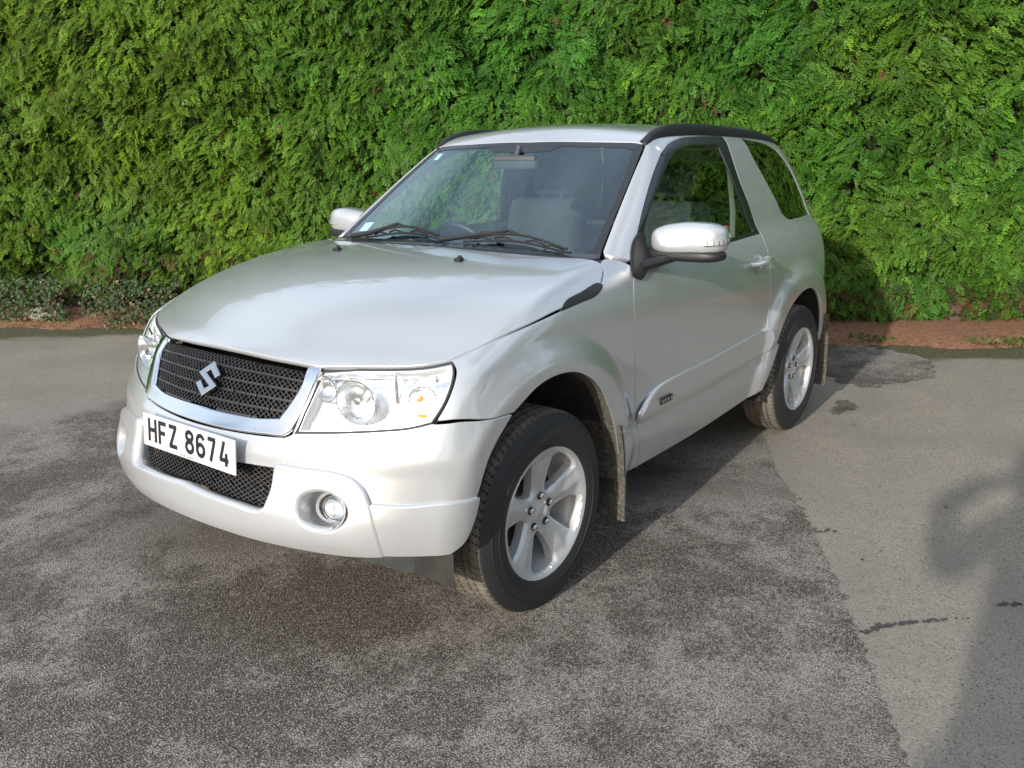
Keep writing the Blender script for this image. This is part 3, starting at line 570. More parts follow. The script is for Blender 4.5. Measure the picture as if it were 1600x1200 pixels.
# head lamps
lamp = path(C['lamp_top'][1:-1] + [(.357, .777, .955)], [(.357, .777, .955)] + C['lamp_out'][1:], C['lamp_bot'], C['lamp_in'], [C['lamp_in'][-1], C['lamp_top'][1]])
lin = lambda d: grow(lamp, -d, P_CYL)
hl, hr = panel2('headlight', [lamp], P_CYL, MAT['lamp_house'], (car, car), spacing=.02, gap=.002, off=-.075, depth=.001)
ll = lin(.0045)
panel2('lamp_surround', [lamp, ll], P_CYL, MAT['trim'], (hl, hr), spacing=.02, gap=.001, off=-.004, depth=.010, bev=.001)
panel2('lamp_wall', [lin(.003), lin(.006)], P_CYL, MAT['lamp_house'], (hl, hr), spacing=.02, gap=0, off=-.008, depth=.068, bev=.001)
panel2('lens', [ll], P_CYL, MAT['lens'], (hl, hr), spacing=.02, gap=-.001, off=-.0035, depth=.001, bev=.0005)
ch = [lin(.010), ]
def facets(P):
    a = np.arctan2(P[:, 1], P[:, 0] - CYL); z = P[:, 2]
    return .010 * np.abs(((a * 9 + z * 6) % 1) - .5) + .012 * np.sin(a * 22 + z * 31) * .5
panel2('reflector_housing', [lin(.006)], P_CYL, MAT['lamp_body'], (hl, hr), spacing=.008, gap=0, off=-.060, depth=.001, offf=facets)
def bowl(mb, p, ax, r, d, ring=.004):
    mb.lathe([(r + ring, d), (r + ring, d + .004), (r, d + .004), (r * .93, d * .72), (r * .74, d * .36), (r * .5, d * .14), (r * .24, .0), (0, -.002)], p, ax, 40)
for s, par in ((1, hl), (-1, hr)):
    for nm, (px, py, pz), ad, r, d, mt in (('main_reflector', (.548, .575, .838), (.97, .22, -.02), .066, .050, 'lamp_body'), ('inner_reflector', (.590, .478, .868), (.97, .12, -.02), .040, .030, 'lamp_body'),
                                  ('side_reflector', (.415, .700, .905), (.80, .55, .05), .036, .026, 'lamp_body'), ('indicator_reflector', (.440, .712, .835), (.80, .58, .0), .040, .028, 'lamp_body')):
        mb = MB(); bowl(mb, (px - .035, s * (py - .01), pz), (ad[0], s * ad[1], ad[2]), r, d); b = mb.build(nm, MAT[mt], par)
    mb = MB(); mb.lathe([(0, .052), (.012, .048), (.015, .03), (.015, .0), (.0, 0)], (.512, s * .565, .838), (.97, s * .22, 0), 20); mb.build('bulb', MAT['satin'], par)
    mb = MB(); mb.lathe([(0, .036), (.012, .030), (.015, .012), (.012, 0), (.0, 0)], (.412, s * .700, .838), (.80, s * .58, 0), 20); mb.build('indicator_bulb', MAT['amber'], par); mb = MB(); mb.box((.440, s * .728, .792), (.02, .035, .012), Matrix.Rotation(R(36 * s), 3, 'Z'), .004); mb.build('side_marker_bulb', MAT['amber'], par)
    mb = MB(); mb.box((.470, s * .655, .872), (.010, .012, .10), Matrix.Rotation(R(35 * s), 3, 'Z'), .004); mb.box((.515, s * .600, .905), (.008, .15, .010), Matrix.Rotation(R(26 * s), 3, 'Z'), .004); mb.build('lamp_divider', MAT['chrome'], par)
# grille
g_half = path(C['grille_top'], C['grille_side'], C['grille_bot'])
gloop = sym(g_half)
panel('grille_backing', [grow(gloop, .006, P_CYL)], P_CYL, MAT['gap'], car, spacing=.03, gap=0, off=-.045, depth=.001)
chrome = sym(np.vstack([path([(.572, .392, .918), (.561, .420, .918)], C['chrome_side'], C['chrome_bot'], step=.010), ]))
inner = path(C['grille_side'][:], C['grille_bot'], step=.010)
outer = path([(.561, .420, .918)] + C['chrome_side'][1:], C['chrome_bot'], step=.010)
full_outer = np.vstack([outer, (outer[::-1] * [1, -1, 1])[1:]]); full_inner = np.vstack([(inner * [1, -1, 1]), inner[::-1][1:]])
panel('grille_surround', [np.vstack([full_outer, full_inner])], P_CYL, MAT['chrome'], car, spacing=.012, gap=0, off=.006, depth=.018, bev=.005)
guv = P_CYL.to(grow(gloop, -.007, P_CYL)); gm = MB(); gm2 = MB()
ztop = Spl([(0, .931), (.22 * .9, .926), (.39 * .9, .915)]); 
def zt_(u): return np.interp(abs(u), [0, .235, .40], [.931, .926, .914])
def zb_(u): return np.interp(abs(u), [0, .15, .25, .33, .40], [.764, .762, .763, .772, .80])
us = np.linspace(-.46, .46, 120); nb = 5
def band(u, k): return .766 + (zt_(u) - .766) * k / nb
for k in range(0, nb + 1):
    q = np.array([(u, band(u, k) - (.004 if k == nb else -.002 if k == 0 else 0)) for u in us]); ribbon.todo.append((gm, q, P_CYL, .0060 if 0 < k < nb else .010, -.010, .02, guv))
cell = .0195
for k in range(nb):
    for i in range(int(-.46 / cell), int(.46 / cell) + 1):
        for sg in (1, -1):
            q = []
            for t in np.linspace(0, 1, 7):
                u = (i + sg * (t - .5) * 2) * cell; q.append((u, band(u, k) + (band(u, k + 1) - band(u, k)) * t))
            ribbon.todo.append((gm2, np.array(q), P_CYL, .0026, -.014, .010, guv))
flush_ribbons(); gr = gm.build('grille_bars', MAT['grille'], car); gm2.build('grille_mesh', MAT['grille'], gr)
# lower opening
panel('lower_grille_backing', [grow(low_hole, .01, P_CYL)], P_CYL, MAT['gap'], car, spacing=.03, gap=0, off=-.07, depth=.001)
luv = P_CYL.to(grow(low_hole, -.001, P_CYL)); lm = MB()
for i in range(-60, 61):
    for sg in (1, -1):
        q = np.array([(i * .0215 + sg * (z - .57) * 1.5, z) for z in np.linspace(.49, .65, 22)]); ribbon.todo.append((lm, q, P_CYL, .003, -.035, .008, luv))
flush_ribbons(); lm.build('lower_grille_mesh', MAT['grille'], car)
# badge in the middle of the grille
S = [(0, .62), (.5, 1), (.98, .68), (.8, .56), (.5, .76), (.36, .67), (1, .38), (.5, 0), (.02, .32), (.2, .44), (.5, .24), (.64, .33)]
pc = np.array([.678, .010, .848]); gy = np.array([0, 1., 0]); gz = np.array([-.48, 0, .877]); gn = np.cross(gy, gz)
bm = bmesh.new(); vs = [bm.verts.new(Vector(pc + gy * (a - .5) * .116 + gz * (b - .5) * .120)) for a, b in S]; f = bm.faces.new(vs)
ret = bmesh.ops.extrude_face_region(bm, geom=[f]); ev = [v for v in ret['geom'] if isinstance(v, bmesh.types.BMVert)]
for v in ev: v.co += Vector(gn) * .010
bmesh.ops.recalc_face_normals(bm, faces=bm.faces); bmesh.ops.bevel(bm, geom=[e for e in bm.edges if all(v in ev for v in e.verts)], offset=.0035, segments=2, profile=.5, affect='EDGES')
me = bpy.data.meshes.new('emblem'); bm.to_mesh(me); bm.free(); link('grille_emblem', me, MAT['badge_metal'], gr)
# number plate
def plate(x, z, sgn, parent):
    ro = Matrix.Rotation(R(-5) * sgn, 3, 'Y')
    mb = MB(); mb.box((x, 0, z), (.006, .514, .112), ro, .0025); pl = mb.build('number_plate', MAT['plate'], parent)
    T = 14.5
    G = {'H': [[(6, 0), (6, 79)], [(44, 0), (44, 79)], [(6, 40), (44, 40)]], 'F': [[(7, 0), (7, 79)], [(0.5, 72.5), (46, 72.5)], [(7, 39), (40, 39)]],
         'Z': [[(2, 72.5), (47, 72.5)], [(41, 72), (9, 7)], [(2, 6.5), (48, 6.5)]], '7': [[(3, 72.5), (45, 72.5)], [(39.5, 72), (17, 0)]],
         '4': [[(38, 0), (38, 42)], [(4, 19), (50, 19)], [(9, 19), (28, 79)]]}
    def arc(cx, cy, rx, ry, a0, a1, n=14): return [(cx + rx * math.cos(R(a0 + (a1 - a0) * i / n)), cy + ry * math.sin(R(a0 + (a1 - a0) * i / n))) for i in range(n + 1)]
    G['8'] = [arc(25, 59.5, 17, 13.5, 0, 360, 28), arc(25, 23.5, 18.5, 17, 0, 360, 28)]
    G['6'] = [arc(25, 25, 18.5, 18.5, 0, 360, 28), [(6.5, 25), (6.5, 54)] , arc(25, 54, 18.5, 18.5, 180, 25, 14)]
    mb = MB(); tx = -225
    def stroke(pts):
        for i in range(len(pts) - 1):
            a = Vector((pts[i][0], pts[i][1])); b = Vector((pts[i + 1][0], pts[i + 1][1])); d = (b - a).normalized(); n = Vector((-d.y, d.x)) * T / 2
            e = d * (1.2 if len(pts) > 2 else 0)
            q = [a - n - e, b - n + e, b + n + e, a + n - e]; k = len(mb.v) * 1e-7
            yield q
    lay = 0
    for chx in 'HFZ 8674':
        if chx == ' ': tx += 33; continue
        for pts in G[chx]:
            for q in stroke(pts):
                lay += 1; dx = .0034 + (lay % 9) * 2.2e-5
                V = []
                for p in q:
                    lx = Vector((dx, (tx + p.x) / 1000, (p.y - 36) / 1000))
                    V.append(Vector((x, 0, z)) + ro @ Vector((lx.x * sgn, lx.y * sgn, lx.z)))
                mb.add(V, [(0, 1, 2, 3)])
        tx += 61
    for i, wd in enumerate((7, 5, 8, 0, 6, 8, 5, 7)):      # tiny illegible dealer line
        V = []
        yy = -40 + i * 10
        for a, b in ((yy, -50), (yy + wd, -50), (yy + wd, -46.5), (yy, -46.5)):
            V.append(Vector((x, 0, z)) + ro @ Vector((.0034 * sgn, a / 1000 * sgn, b / 1000)))
        if wd: mb.add(V, [(0, 1, 2, 3)])
    mb.build('plate_lettering', MAT['ink'], pl, smooth=False)
    return pl
pl = plate(.779, .660, 1, car); pl.location = (0, .006, 0)
mb = MB(); mb.box((.752, 0, .665), (.045, .36, .06)); mb.build('plate_bracket', MAT['black'], pl)
plate(-3.19, .47, -1, car)
# side mouldings, lower cladding
mo = path(C['mould_top'], C['mould_end'], C['mould_bot'], [C['mould_bot'][-1], C['mould_top'][0]])
ml, mr_ = panel2('side_moulding', [mo], P_SIDE, MAT['paint'], (dl, dr), spacing=.012, gap=0, off=.018, depth=.024, bev=.011, offf=lambda P: .014 * np.sin(np.clip((P[:, 2] - (.507 + .04 * np.clip((-P[:, 0] - .7) / 1.2, 0, 1))) / .11, 0, 1) * PI))
for par, s in ((ml, 1), (mr_, -1)):
    p, n = frame_at((-.805, .870, .577), .0335); mb = MB()
    t = Vector((-1, 0, 0)); t = (t - n * t.dot(n)).normalized(); u = n.cross(t); u = u if u.z > 0 else -u
    def B(a, b, w_, h_, d0, d1): return [Vector(((p + t * (a + i * w_ / 2) + u * (b + j * h_ / 2) + n * d).x, (p + t * (a + i * w_ / 2) + u * (b + j * h_ / 2) + n * d).y * s, (p + t * (a + i * w_ / 2) + u * (b + j * h_ / 2) + n * d).z)) for d in (d0, d1) for i, j in ((-1, -1), (1, -1), (1, 1), (-1, 1))]
    mb.add(B(0, 0, .100, .026, -.004, .003), [(0, 1, 2, 3), (4, 5, 6, 7), (0, 1, 5, 4), (1, 2, 6, 5), (2, 3, 7, 6), (3, 0, 4, 7)]); bd = mb.build('badge', MAT['black'], par)
    mb = MB()
    for k, (a, wd) in enumerate(((-.038, .008), (-.030, .003), (-.016, .010), (-.003, .004), (.010, .010), (.024, .004), (.038, .009))): mb.add(B(a, 0, wd, .014, .002, .0042), [(4, 5, 6, 7)])
    mb.build('badge_letters', MAT['satin'], bd, smooth=False)
cd_ = path([(-.625, .861, .515), (-.70, .824, .300)], C['door_bot'], [C['door_bot'][-1], C['door_rear'][0], (-1.912, .890, .553)], rv(C['clad_d']), step=.014)
panel2('door_cladding', [cd_], P_SIDE, MAT['paint'], (dl, dr), spacing=.018, gap=.002, off=.014, depth=.02, bev=.009)
cf = path([(-.640, .85, .497), (-.468, .88, .518)], onside([(-.470, .40), (-.480, .318)]), [(-.480, .82, .312), (-.685, .823, .306)], [(-.685, .823, .306), (-.630, .855, .500)], step=.014)
panel2('wing_cladding', [cf], P_SIDE, MAT['paint'], (car, car), spacing=.018, gap=.002, off=.014, depth=.02, bev=.009)
cq = path(C['clad_q'], onside([(-2.030, .55), (-1.968, .43), (-1.925, .35)]), [(-1.90, .855, .342), (-1.892, .867, .367), (-1.93, .892, .557)], step=.014)
panel2('quarter_cladding', [cq], P_SIDE, MAT['paint'], (bl, br), spacing=.018, gap=.002, off=.014, depth=.02, bev=.009)
# door handles
for par, s in ((dl, 1), (dr, -1)):
    mb = MB(); c0 = Vector((-1.795, .872 * s, 1.022))
    mb.tube([c0 + Vector((.105, .004 * s, -.004)), c0 + Vector((.085, .026 * s, -.002)), c0 + Vector((.0, .036 * s, .003)), c0 + Vector((-.085, .030 * s, .008)), c0 + Vector((-.108, .004 * s, .010))], [.013, .016, .017, .016, .013], 12, flat=.75); mb.build('door_handle', MAT['paint'], par)
    cup = P_SIDE.to(np.array([(-1.80, .868, 1.022)]))[0]
    mb = MB(); mb.lathe([(.056, .000), (.052, .0012), (.046, .0), (.036, -.004), (.0, -.008)], c0 + Vector((.0, -.001 * s, .0)), (0, s, .18), 32); mb.build('handle_recess', MAT['paint'], par)
    mb = MB(); mb.lathe([(.011, 0), (.011, .004), (0, .005)], c0 + Vector((-.128, -.002 * s, .012)), (0, s, 0), 16); mb.build('door_lock', MAT['satin'], par)
# door mirrors
def superell(mb, c, h, e=.55, n=22, m=30, cut=None, tap=0.0):
    V = []; f = lambda v, e: math.copysign(abs(v) ** e, v)
    for i in range(n + 1):
        la = -PI / 2 + PI * i / n
        for k in range(m):
            lo = 2 * PI * k / m
            x = f(math.cos(la), e) * f(math.cos(lo), .75); y = f(math.cos(la), e) * f(math.sin(lo), e); z = f(math.sin(la), e)
            z *= 1 - tap * (y * .5 + .5); V.append((c[0] + h[0] * x, c[1] + h[1] * y, c[2] + h[2] * z))
    mb.add(V, [[i * m + k, i * m + (k + 1) % m, (i + 1) * m + (k + 1) % m, (i + 1) * m + k] for i in range(n) for k in range(m)])
for s in (1, -1):
    mb = MB(); superell(mb, (-.855, s * .952, 1.218), (.072, .148, .066), .62)
    V = []
    for v in mb.v:                            # flat back, inner end lower
        x, y, z = v; x = max(x, -.885); k = (abs(y) - .952) / .148
        if k < 0: z -= (z - 1.152) * .12 * (-k)
        if z < 1.165: z = 1.165
        V.append((x - .015 * k, y, z))
    mb.v = V; mir_o = mb.build('door_mirror', MAT['paint'], car)
    mb = MB(); superell(mb, (-.855, s * .925, 1.157), (.068, .175, .026), .6); mb.tube([(-.70, s * .815, 1.118), (-.76, s * .85, 1.130), (-.83, s * .90, 1.148)], [.032, .030, .028], 12, flat=.7); mb.build('mirror_base', MAT['black'], mir_o)
    mb = MB(); mb.box((-.890, s * .952, 1.212), (.004, .235, .095), bev=.0015); mb.build('mirror_glass', MAT['chrome'], mir_o)
    # indicator strip in the shell
    mb = MB(); pts = []
    for k in range(15):
        t = k / 14; a = R(5 + 95 * t); y = .948 + .151 * math.sin(a) ** .62 * 1.0; x = -.855 + .0745 * abs(math.cos(a)) ** .75 * (1 if math.cos(a) > 0 else -1); pts.append((x - .015 * ((y - .952) / .148) + .003 * math.cos(a), s * (y + .004 * math.sin(a)), 1.205 + .010 * t))
    n = len(pts); V = []
    for i, p in enumerate(pts):
        hh = .002 + .010 * min(1, i / 7); V += [(p[0] + .0015, p[1] + s * .0015, p[2] - hh), (p[0] + .0015, p[1] + s * .0015, p[2] + hh)]
    mb.add(V, [(2 * i, 2 * i + 2, 2 * i + 3, 2 * i + 1) for i in range(n - 1)]); ind = mb.build('mirror_indicator', MAT['lamp_house'], mir_o)
    mb = MB()
    for i in range(4, n - 1, 2):
        p = pts[i]; mb.box((p[0] + .002, p[1] + s * .002, p[2]), (.002, .002, .017))
    mb.tube([(p[0] + .002, p[1] + s * .002, p[2] - .008) for p in pts[3:]], .0014, 6); mb.build('indicator_rib', MAT['trim'], ind)
sail = [(-.610, .832, 1.095), (-.66, .815, 1.150), (-.735, .784, 1.215), (-.80, .77, 1.235), (-.79, .80, 1.16), (-.78, .824, 1.122), (-.72, .830, 1.100), (-.655, .840, 1.075)]
panel2('mirror_sail', [path(sail + [sail[0]], step=.03)], P_SIDE, MAT['black'], (dl, dr), spacing=.012, gap=0, off=.012, depth=.014, bev=.006)
# roof rails
for s in (1, -1):
    xs = np.linspace(-1.135, -2.70, 48); q = P_ROOF.un(np.array([P_ROOF.to(np.array([[x, .578, 1.6]]))[0] for x in xs])); mb = MB(); V = []
    for i, p in enumerate(q):
        t = i / 47; h = .036 * (1 - .35 * t) * min(1, (t / .16)) ** .55 * min(1, (1 - t) / .22) ** .7 + .003; wd = .017 + .004 * math.sin(PI * t)
        y = p[1] + .006; V += [(p[0], s * (y + wd), p[2] - .016), (p[0], s * (y + wd), p[2] + h * .55), (p[0], s * (y + wd * .65), p[2] + h * .93), (p[0], s * y, p[2] + h), (p[0], s * (y - wd * .65), p[2] + h * .93), (p[0], s * (y - wd), p[2] + h * .55), (p[0], s * (y - wd), p[2] - .002)]
    mb.add(V, [(7*i+k, 7*i+7+k, 7*i+8+k, 7*i+k+1) for i in range(47) for k in range(6)] + [tuple(range(7)), tuple(range(47*7, 48*7))]); mb.build('roof_rail', MAT['black'], car, angle=50)
    q = P_ROOF.un(np.array([P_ROOF.to(np.array([[x, .577, 1.6]]))[0] for x in np.linspace(-1.135, -2.62, 30)])); n_ = grad(q)
    mb = MB(); V = []
    for p, n in zip(q, n_): V += [(p[0], s * (p[1] - .012), p[2] + .003), (p[0], s * (p[1] + .012), p[2] + .0)]
    V = [(a, b, c_ + .004) for a, b, c_ in V]; mb.add(V, [(2 * i, 2 * i + 2, 2 * i + 3, 2 * i + 1) for i in range(29)]); mb.build('roof_moulding', MAT['black'], car)
# aerial, washer jets, wipers
mb = MB(); mb.tube([(-2.35, 0, 1.66), (-2.36, 0, 1.70)], [.02, .012], 12); mb.tube([(-2.36, 0, 1.69), (-2.47, 0, 1.86)], [.005, .003], 8); mb.build('roof_aerial', MAT['black'], car)
for y in (-.335, .335):
    p = P_HOOD.un(P_HOOD.to(np.array([(-.20, y, 1.16)])))[0]; mb = MB(); mb.box((p[0], p[1], p[2] + .006), (.030, .030, .014), Matrix.Rotation(R(8), 3, 'Y'), .005); mb.box((p[0] - .006, p[1], p[2] + .015), (.014, .014, .012), bev=.004); mb.build('washer_jet', MAT['black'], car)
def ws_pt(y, z, off):
    x = -.5 - (z - 1.18) / .667; p = P_WS.un(P_WS.to(np.array([(x, y, z)])))[0]; n = grad(p[None])[0]; return Vector(p + n * off)
for y0, (ya, yb), z0 in ((-.58, (-.50, -.02), 1.192), (-.02, (.10, .62), 1.190)):
    mb = MB(); a = [ws_pt(y0, 1.182, .012), ws_pt(y0 + .10, 1.192, .022), ws_pt((ya + yb) / 2 - .05, z0 + .030, .038), ws_pt((ya + yb) / 2, z0 + .022, .034)]
    mb.tube(a, [.013, .010, .007, .006], 8); wp = mb.build('wiper', MAT['black'], car)
    mb = MB(); bl_ = [ws_pt(ya + (yb - ya) * t, z0 - .004 + .020 * math.sin(PI * t), .006) for t in np.linspace(0, 1, 9)]
    mb.tube(bl_, .005, 6)
    top = [ws_pt(ya + (yb - ya) * t, z0 + .002 + .020 * math.sin(PI * t), .012 + .022 * math.sin(PI * t)) for t in np.linspace(.05, .95, 9)]; mb.tube(top, .0055, 6)
    for t in (.18, .36, .64, .82): mb.tube([ws_pt(ya + (yb - ya) * (t + d), z0 + .020 * math.sin(PI * t), o) for d, o in ((-.09, .007), (0, .020), (.09, .007))], .0045, 6)
    mb.build('wiper_blade', MAT['black'], wp)
# black cowl under the windscreen edge
cow = sym(path([(-.470, 0, 1.178)] + [(x - .062, y * 1.0, z) for x, y, z in rv(C['cowl'])[1:]], [(-.545, .743, 1.155), (-.468, .752, 1.155)], [(x + .02, y, z) for x, y, z in C['cowl']], step=.03))
panel('cowl_panel', [cow], P_ROOF, MAT['black'], car, spacing=.03, gap=0, off=-.012, depth=.03)
# dark under-body, engine bay, wheel wells
mb = MB(); mb.box((-.10, 0, .64), (.90, .98, .46)); mb.box((-1.2, 0, .36), (1.35, 1.50, .10)); mb.box((-1.22, 0, .50), (1.1, 1.60, .18)); mb.box((-2.45, 0, .55), (1.0, 1.02, .40)); mb.box((-2.98, 0, .50), (.12, 1.4, .20)); mb.build('underbody', MAT['well'], car)
for xc in (0, -WHEELBASE):
    for s in (1, -1):
        mb = MB(); V = []; n = 24
        for i in range(n + 1):
            a = R(-12 + 204 * i / n); rr = .475
            for y in (.50, .862): V.append((xc + rr * math.cos(a), s * y, ARCH_Z + rr * math.sin(a)))
        mb.add(V, [(2 * i, 2 * i + 2, 2 * i + 3, 2 * i + 1) for i in range(n)]); mb.add([(xc - .42, s * .50, .36), (xc + .42, s * .50, .36), (xc + .42, s * .50, .9), (xc - .42, s * .50, .9)], [(0, 1, 2, 3)])
        mb.build('wheel_arch_liner', MAT['well'], car)
    for s in (1, -1):                        # mud flaps
        x0 = xc - .452; mb = MB(); zt = .56 if xc == 0 else .60
        pr = [(x0 + .02, zt), (x0 - .005, .45), (x0 - .022, .30), (x0 - .026, .155)]
        V = [(px, s * y, pz) for px, pz in pr for y in (.655, .908)] + [(px - .012, s * y, pz) for px, pz in pr for y in (.655, .908)]
        mb.add(V, [(2*i, 2*i+1, 2*i+3, 2*i+2) for i in range(3)] + [(8+2*i, 8+2*i+2, 8+2*i+3, 8+2*i+1) for i in range(3)] + [(2*i+1, 9+2*i, 11+2*i, 3+2*i) for i in range(3)] + [(2*i, 2*i+2, 10+2*i, 8+2*i) for i in range(3)] + [(6, 7, 15, 14)])
        mb.build('mud_flap', MAT['flap'], car, angle=20)
# arch lip: the grimy inner edge of each front arch
lip = crom(arch_f[6:], .03)
for s in (1, -1):
    mb = MB(); V = []
    for p in lip: V += [(p[0], s * (p[1] - .004), p[2] - .001), (p[0], s * (p[1] - .055), p[2] - .004)]
    mb.add(V, [(2 * i, 2 * i + 2, 2 * i + 3, 2 * i + 1) for i in range(len(lip) - 1)]); mb.build('arch_edge', MAT['flap'], car)
ut = path([(.76, 0, .45), (.73, .3, .42), (.66, .55, .40), (.53, .73, .40), (.44, .80, .41)], [(.44, .80, .41), (.42, .74, .30)], [(.42, .74, .30), (.50, .62, .275), (.58, .45, .32), (.66, .2, .37), (.70, 0, .39)], step=.03)
mb = MB(); hf = [((.70, .0, .46), (.66, 0, .415)), ((.68, .25, .44), (.63, .25, .395)), ((.635, .45, .43), (.585, .43, .345)), ((.58, .58, .42), (.535, .57, .300)), ((.52, .66, .42), (.485, .66, .275)), ((.47, .73, .42), (.44, .72, .272))]
allp = [tuple((a[0], -a[1], a[2]) for a in h) for h in hf[::-1]] + hf[1:]
V = [q for h in allp for q in h]; mb.add(V, [(2*i, 2*i+2, 2*i+3, 2*i+1) for i in range(len(allp) - 1)])
mb.build('undertray', MAT['under'], car)
# ------------------------------------------------------------------ wheels
def tyre_mesh():
    n = 540; prof = []
    for k in range(57): prof.append((k / 56) * .176 - .088)
    ring = [(.226, .099), (.232, .106), (.245, .110), (.262, .1135), (.285, .1145), (.300, .1125), (.318, .107), (.334, .0995), (.344, .0935)]
    ring = [(r_, h_) for r_, h_ in ring]; ring[4:4] = [(.270, .1142), (.2705, .1156), (.2745, .1156), (.275, .1143)]; ring[9:9] = [(.303, .1120), (.3035, .1132), (.3075, .1128), (.308, .1112)]
    hs = [h for r, h in ring] + prof[::-1] + [-h for r, h in ring[::-1]]; rs = [r for r, h in ring] + [None] * 57 + [r for r, h in ring[::-1]]
    th = np.arange(n) * 2 * PI / n; V = np.zeros((len(hs), n, 3))
    for j, (h, r) in enumerate(zip(hs, rs)):
        if r is None:
            a = abs(h); r0 = .3575 - .0022 * (a / .07) ** 2 - (.006 * max(0, (a - .070) / .018) ** 1.6)
            rr = np.full(n, r0); d = 0
            if abs(a - .021) < .0042 or abs(a - .052) < .0036 or a < .0: rr -= .0075
            else:
                ph = th * 78 / (2 * PI) + h * 14 * (1 if a > .052 else -1) + (.5 if h > 0 else 0)
                f = ph % 1.0
                if a > .052: g = (f < .13)
                else: g = (f < .10) | ((a < .021) & (np.abs(((th * 39 / (2 * PI) + h * 9) % 1) - .5) < .05))
                rr = rr - np.where(g, .0065, 0)
        else: rr = np.full(n, r); 
        if r is not None and .30 < r < .345: rr = rr - np.where((th * 78 / (2 * PI)) % 1 < .15, .0012, 0)
        V[j, :, 0] = rr * np.cos(th); V[j, :, 2] = rr * np.sin(th); V[j, :, 1] = h
    m = len(hs); idx = np.arange(m * n).reshape(m, n); a = idx[:-1]; b = idx[1:]
    Q = np.stack([a, np.roll(a, -1, 1), np.roll(b, -1, 1), b], -1).reshape(-1, 4)
    me = mesh_np('tyre', V.reshape(-1, 3), Q); me.set_sharp_from_angle(angle=R(38)); return me
def tyre_material():
    m = mat('tyre_rubber', (.018, .018, .019), .62, bump=(150, .3, .001)); n = m.node_tree; p = n.nodes['Principled BSDF']; tc = n.nodes.new('ShaderNodeTexCoord')
    sp = n.nodes.new('ShaderNodeSeparateXYZ'); n.links.new(tc.outputs['Object'], sp.inputs[0])
    cx = n.nodes.new('ShaderNodeCombineXYZ'); n.links.new(sp.outputs[0], cx.inputs[0]); n.links.new(sp.outputs[2], cx.inputs[2])
    ln = n.nodes.new('ShaderNodeVectorMath'); ln.operation = 'LENGTH'; n.links.new(cx.outputs[0], ln.inputs[0])
    mr = n.nodes.new('ShaderNodeMapRange'); mr.inputs[1].default_value = .343; mr.inputs[2].default_value = .353; n.links.new(ln.outputs['Value'], mr.inputs[0])
    nz = n.nodes.new('ShaderNodeTexNoise'); nz.inputs['Scale'].default_value = 9; nz.inputs['Detail'].default_value = 8; n.links.new(tc.outputs['Object'], nz.inputs['Vector'])
    ml = n.nodes.new('ShaderNodeMath'); ml.operation = 'MULTIPLY'; n.links.new(mr.outputs[0], ml.inputs[0]); n.links.new(nz.outputs[0], ml.inputs[1])
    m2 = n.nodes.new('ShaderNodeMath'); m2.operation = 'MULTIPLY'; m2.inputs[1].default_value = 1.5; m2.use_clamp = True; n.links.new(ml.outputs[0], m2.inputs[0])
    mx = n.nodes.new('ShaderNodeMix'); mx.data_type = 'RGBA'; mx.inputs[6].default_value = (.018, .018, .019, 1); mx.inputs[7].default_value = (.16, .14, .11, 1)   # dried dust on the tread
    n.links.new(m2.outputs[0], mx.inputs[0]); n.links.new(mx.outputs[2], p.inputs['Base Color']); return m
TY = tyre_mesh(); TYM = tyre_material()
def window_poly(phi):
    Lh = [(.078, 5), (.088, 11), (.105, 16.5), (.130, 20), (.160, 21.5), (.190, 20.5), (.207, 18), (.2125, 14)]
    Rh = [(.078, 5), (.088, 11), (.105, 14.5), (.130, 16.5), (.160, 17.5), (.190, 18), (.207, 17), (.2125, 14)]
    pts = [(r, phi + R(a * .96)) for r, a in Lh] + [(.2135, phi + R(6)), (.2135, phi - R(6))] + [(r, phi - R(a * .96)) for r, a in Rh[::-1]] + [(.0745, phi)]
    P = crom([(r * math.cos(a), r * math.sin(a), 0) for r, a in pts + [pts[0]]], .006)[:-1]; return P[:, :2]
def rim_face():
    a = np.linspace(0, 2 * PI, 121)[:-1]; outer = np.stack([.222 * np.cos(a), .222 * np.sin(a)], 1)
    holes = [window_poly(R(90 + 36 + 72 * k - 2)) for k in range(5)]; holes = [h if area2(h) < 0 else h[::-1] for h in holes]
    UV, T, lid = tess([outer] + holes, .0055)
    r = np.hypot(UV[:, 0], UV[:, 1]); ang = np.arctan2(UV[:, 1], UV[:, 0])
    h = Spl([(0, -.030), (.03, -.030), (.045, -.034), (.075, -.032), (.12, -.022), (.17, -.012), (.205, -.006), (.222, .0)])(r)
    hp = np.vstack(holes); d = dist_poly(UV, hp)
    h = h - .95 * np.clip(.0115 - d, 0, 1) * (r < .215)
    sp = np.abs(((ang - R(88)) / R(72) + .5) % 1 - .5) * R(72) * r           # a shallow ridge line down each spoke
    h = h - .20 * np.clip(sp - .004, 0, .03) * sstep(.06, .10, r) * (1 - sstep(.19, .22, r))
    V = np.stack([-UV[:, 0], h, UV[:, 1]], 1)
    fs = [tuple(t) for t in T.tolist()]; base = len(V); VV = [V]; 
    for ids in lid[1:]:
        p = V[ids]; c = p.mean(0); n = len(ids)
        r2 = p.copy(); r2[:, 1] -= .018; r3 = c + (p - c) * .97; r3[:, 1] = p[:, 1] - .030
        VV += [r2, r3]
        for i in range(n):
            j = (i + 1) % n; fs += [(ids[i], ids[j], base + j, base + i), (base + i, base + j, base + n + j, base + n + i)]
        base += 2 * n
    me = bpy.data.meshes.new('rim'); me.from_pydata([tuple(v) for v in np.vstack(VV).tolist()], [], fs); bm = bmesh.new(); bm.from_mesh(me); bmesh.ops.recalc_face_normals(bm, faces=bm.faces); bm.to_mesh(me); bm.free()
    me.polygons.foreach_set('use_smooth', [True] * len(me.polygons)); me.set_sharp_from_angle(angle=R(24)); return me
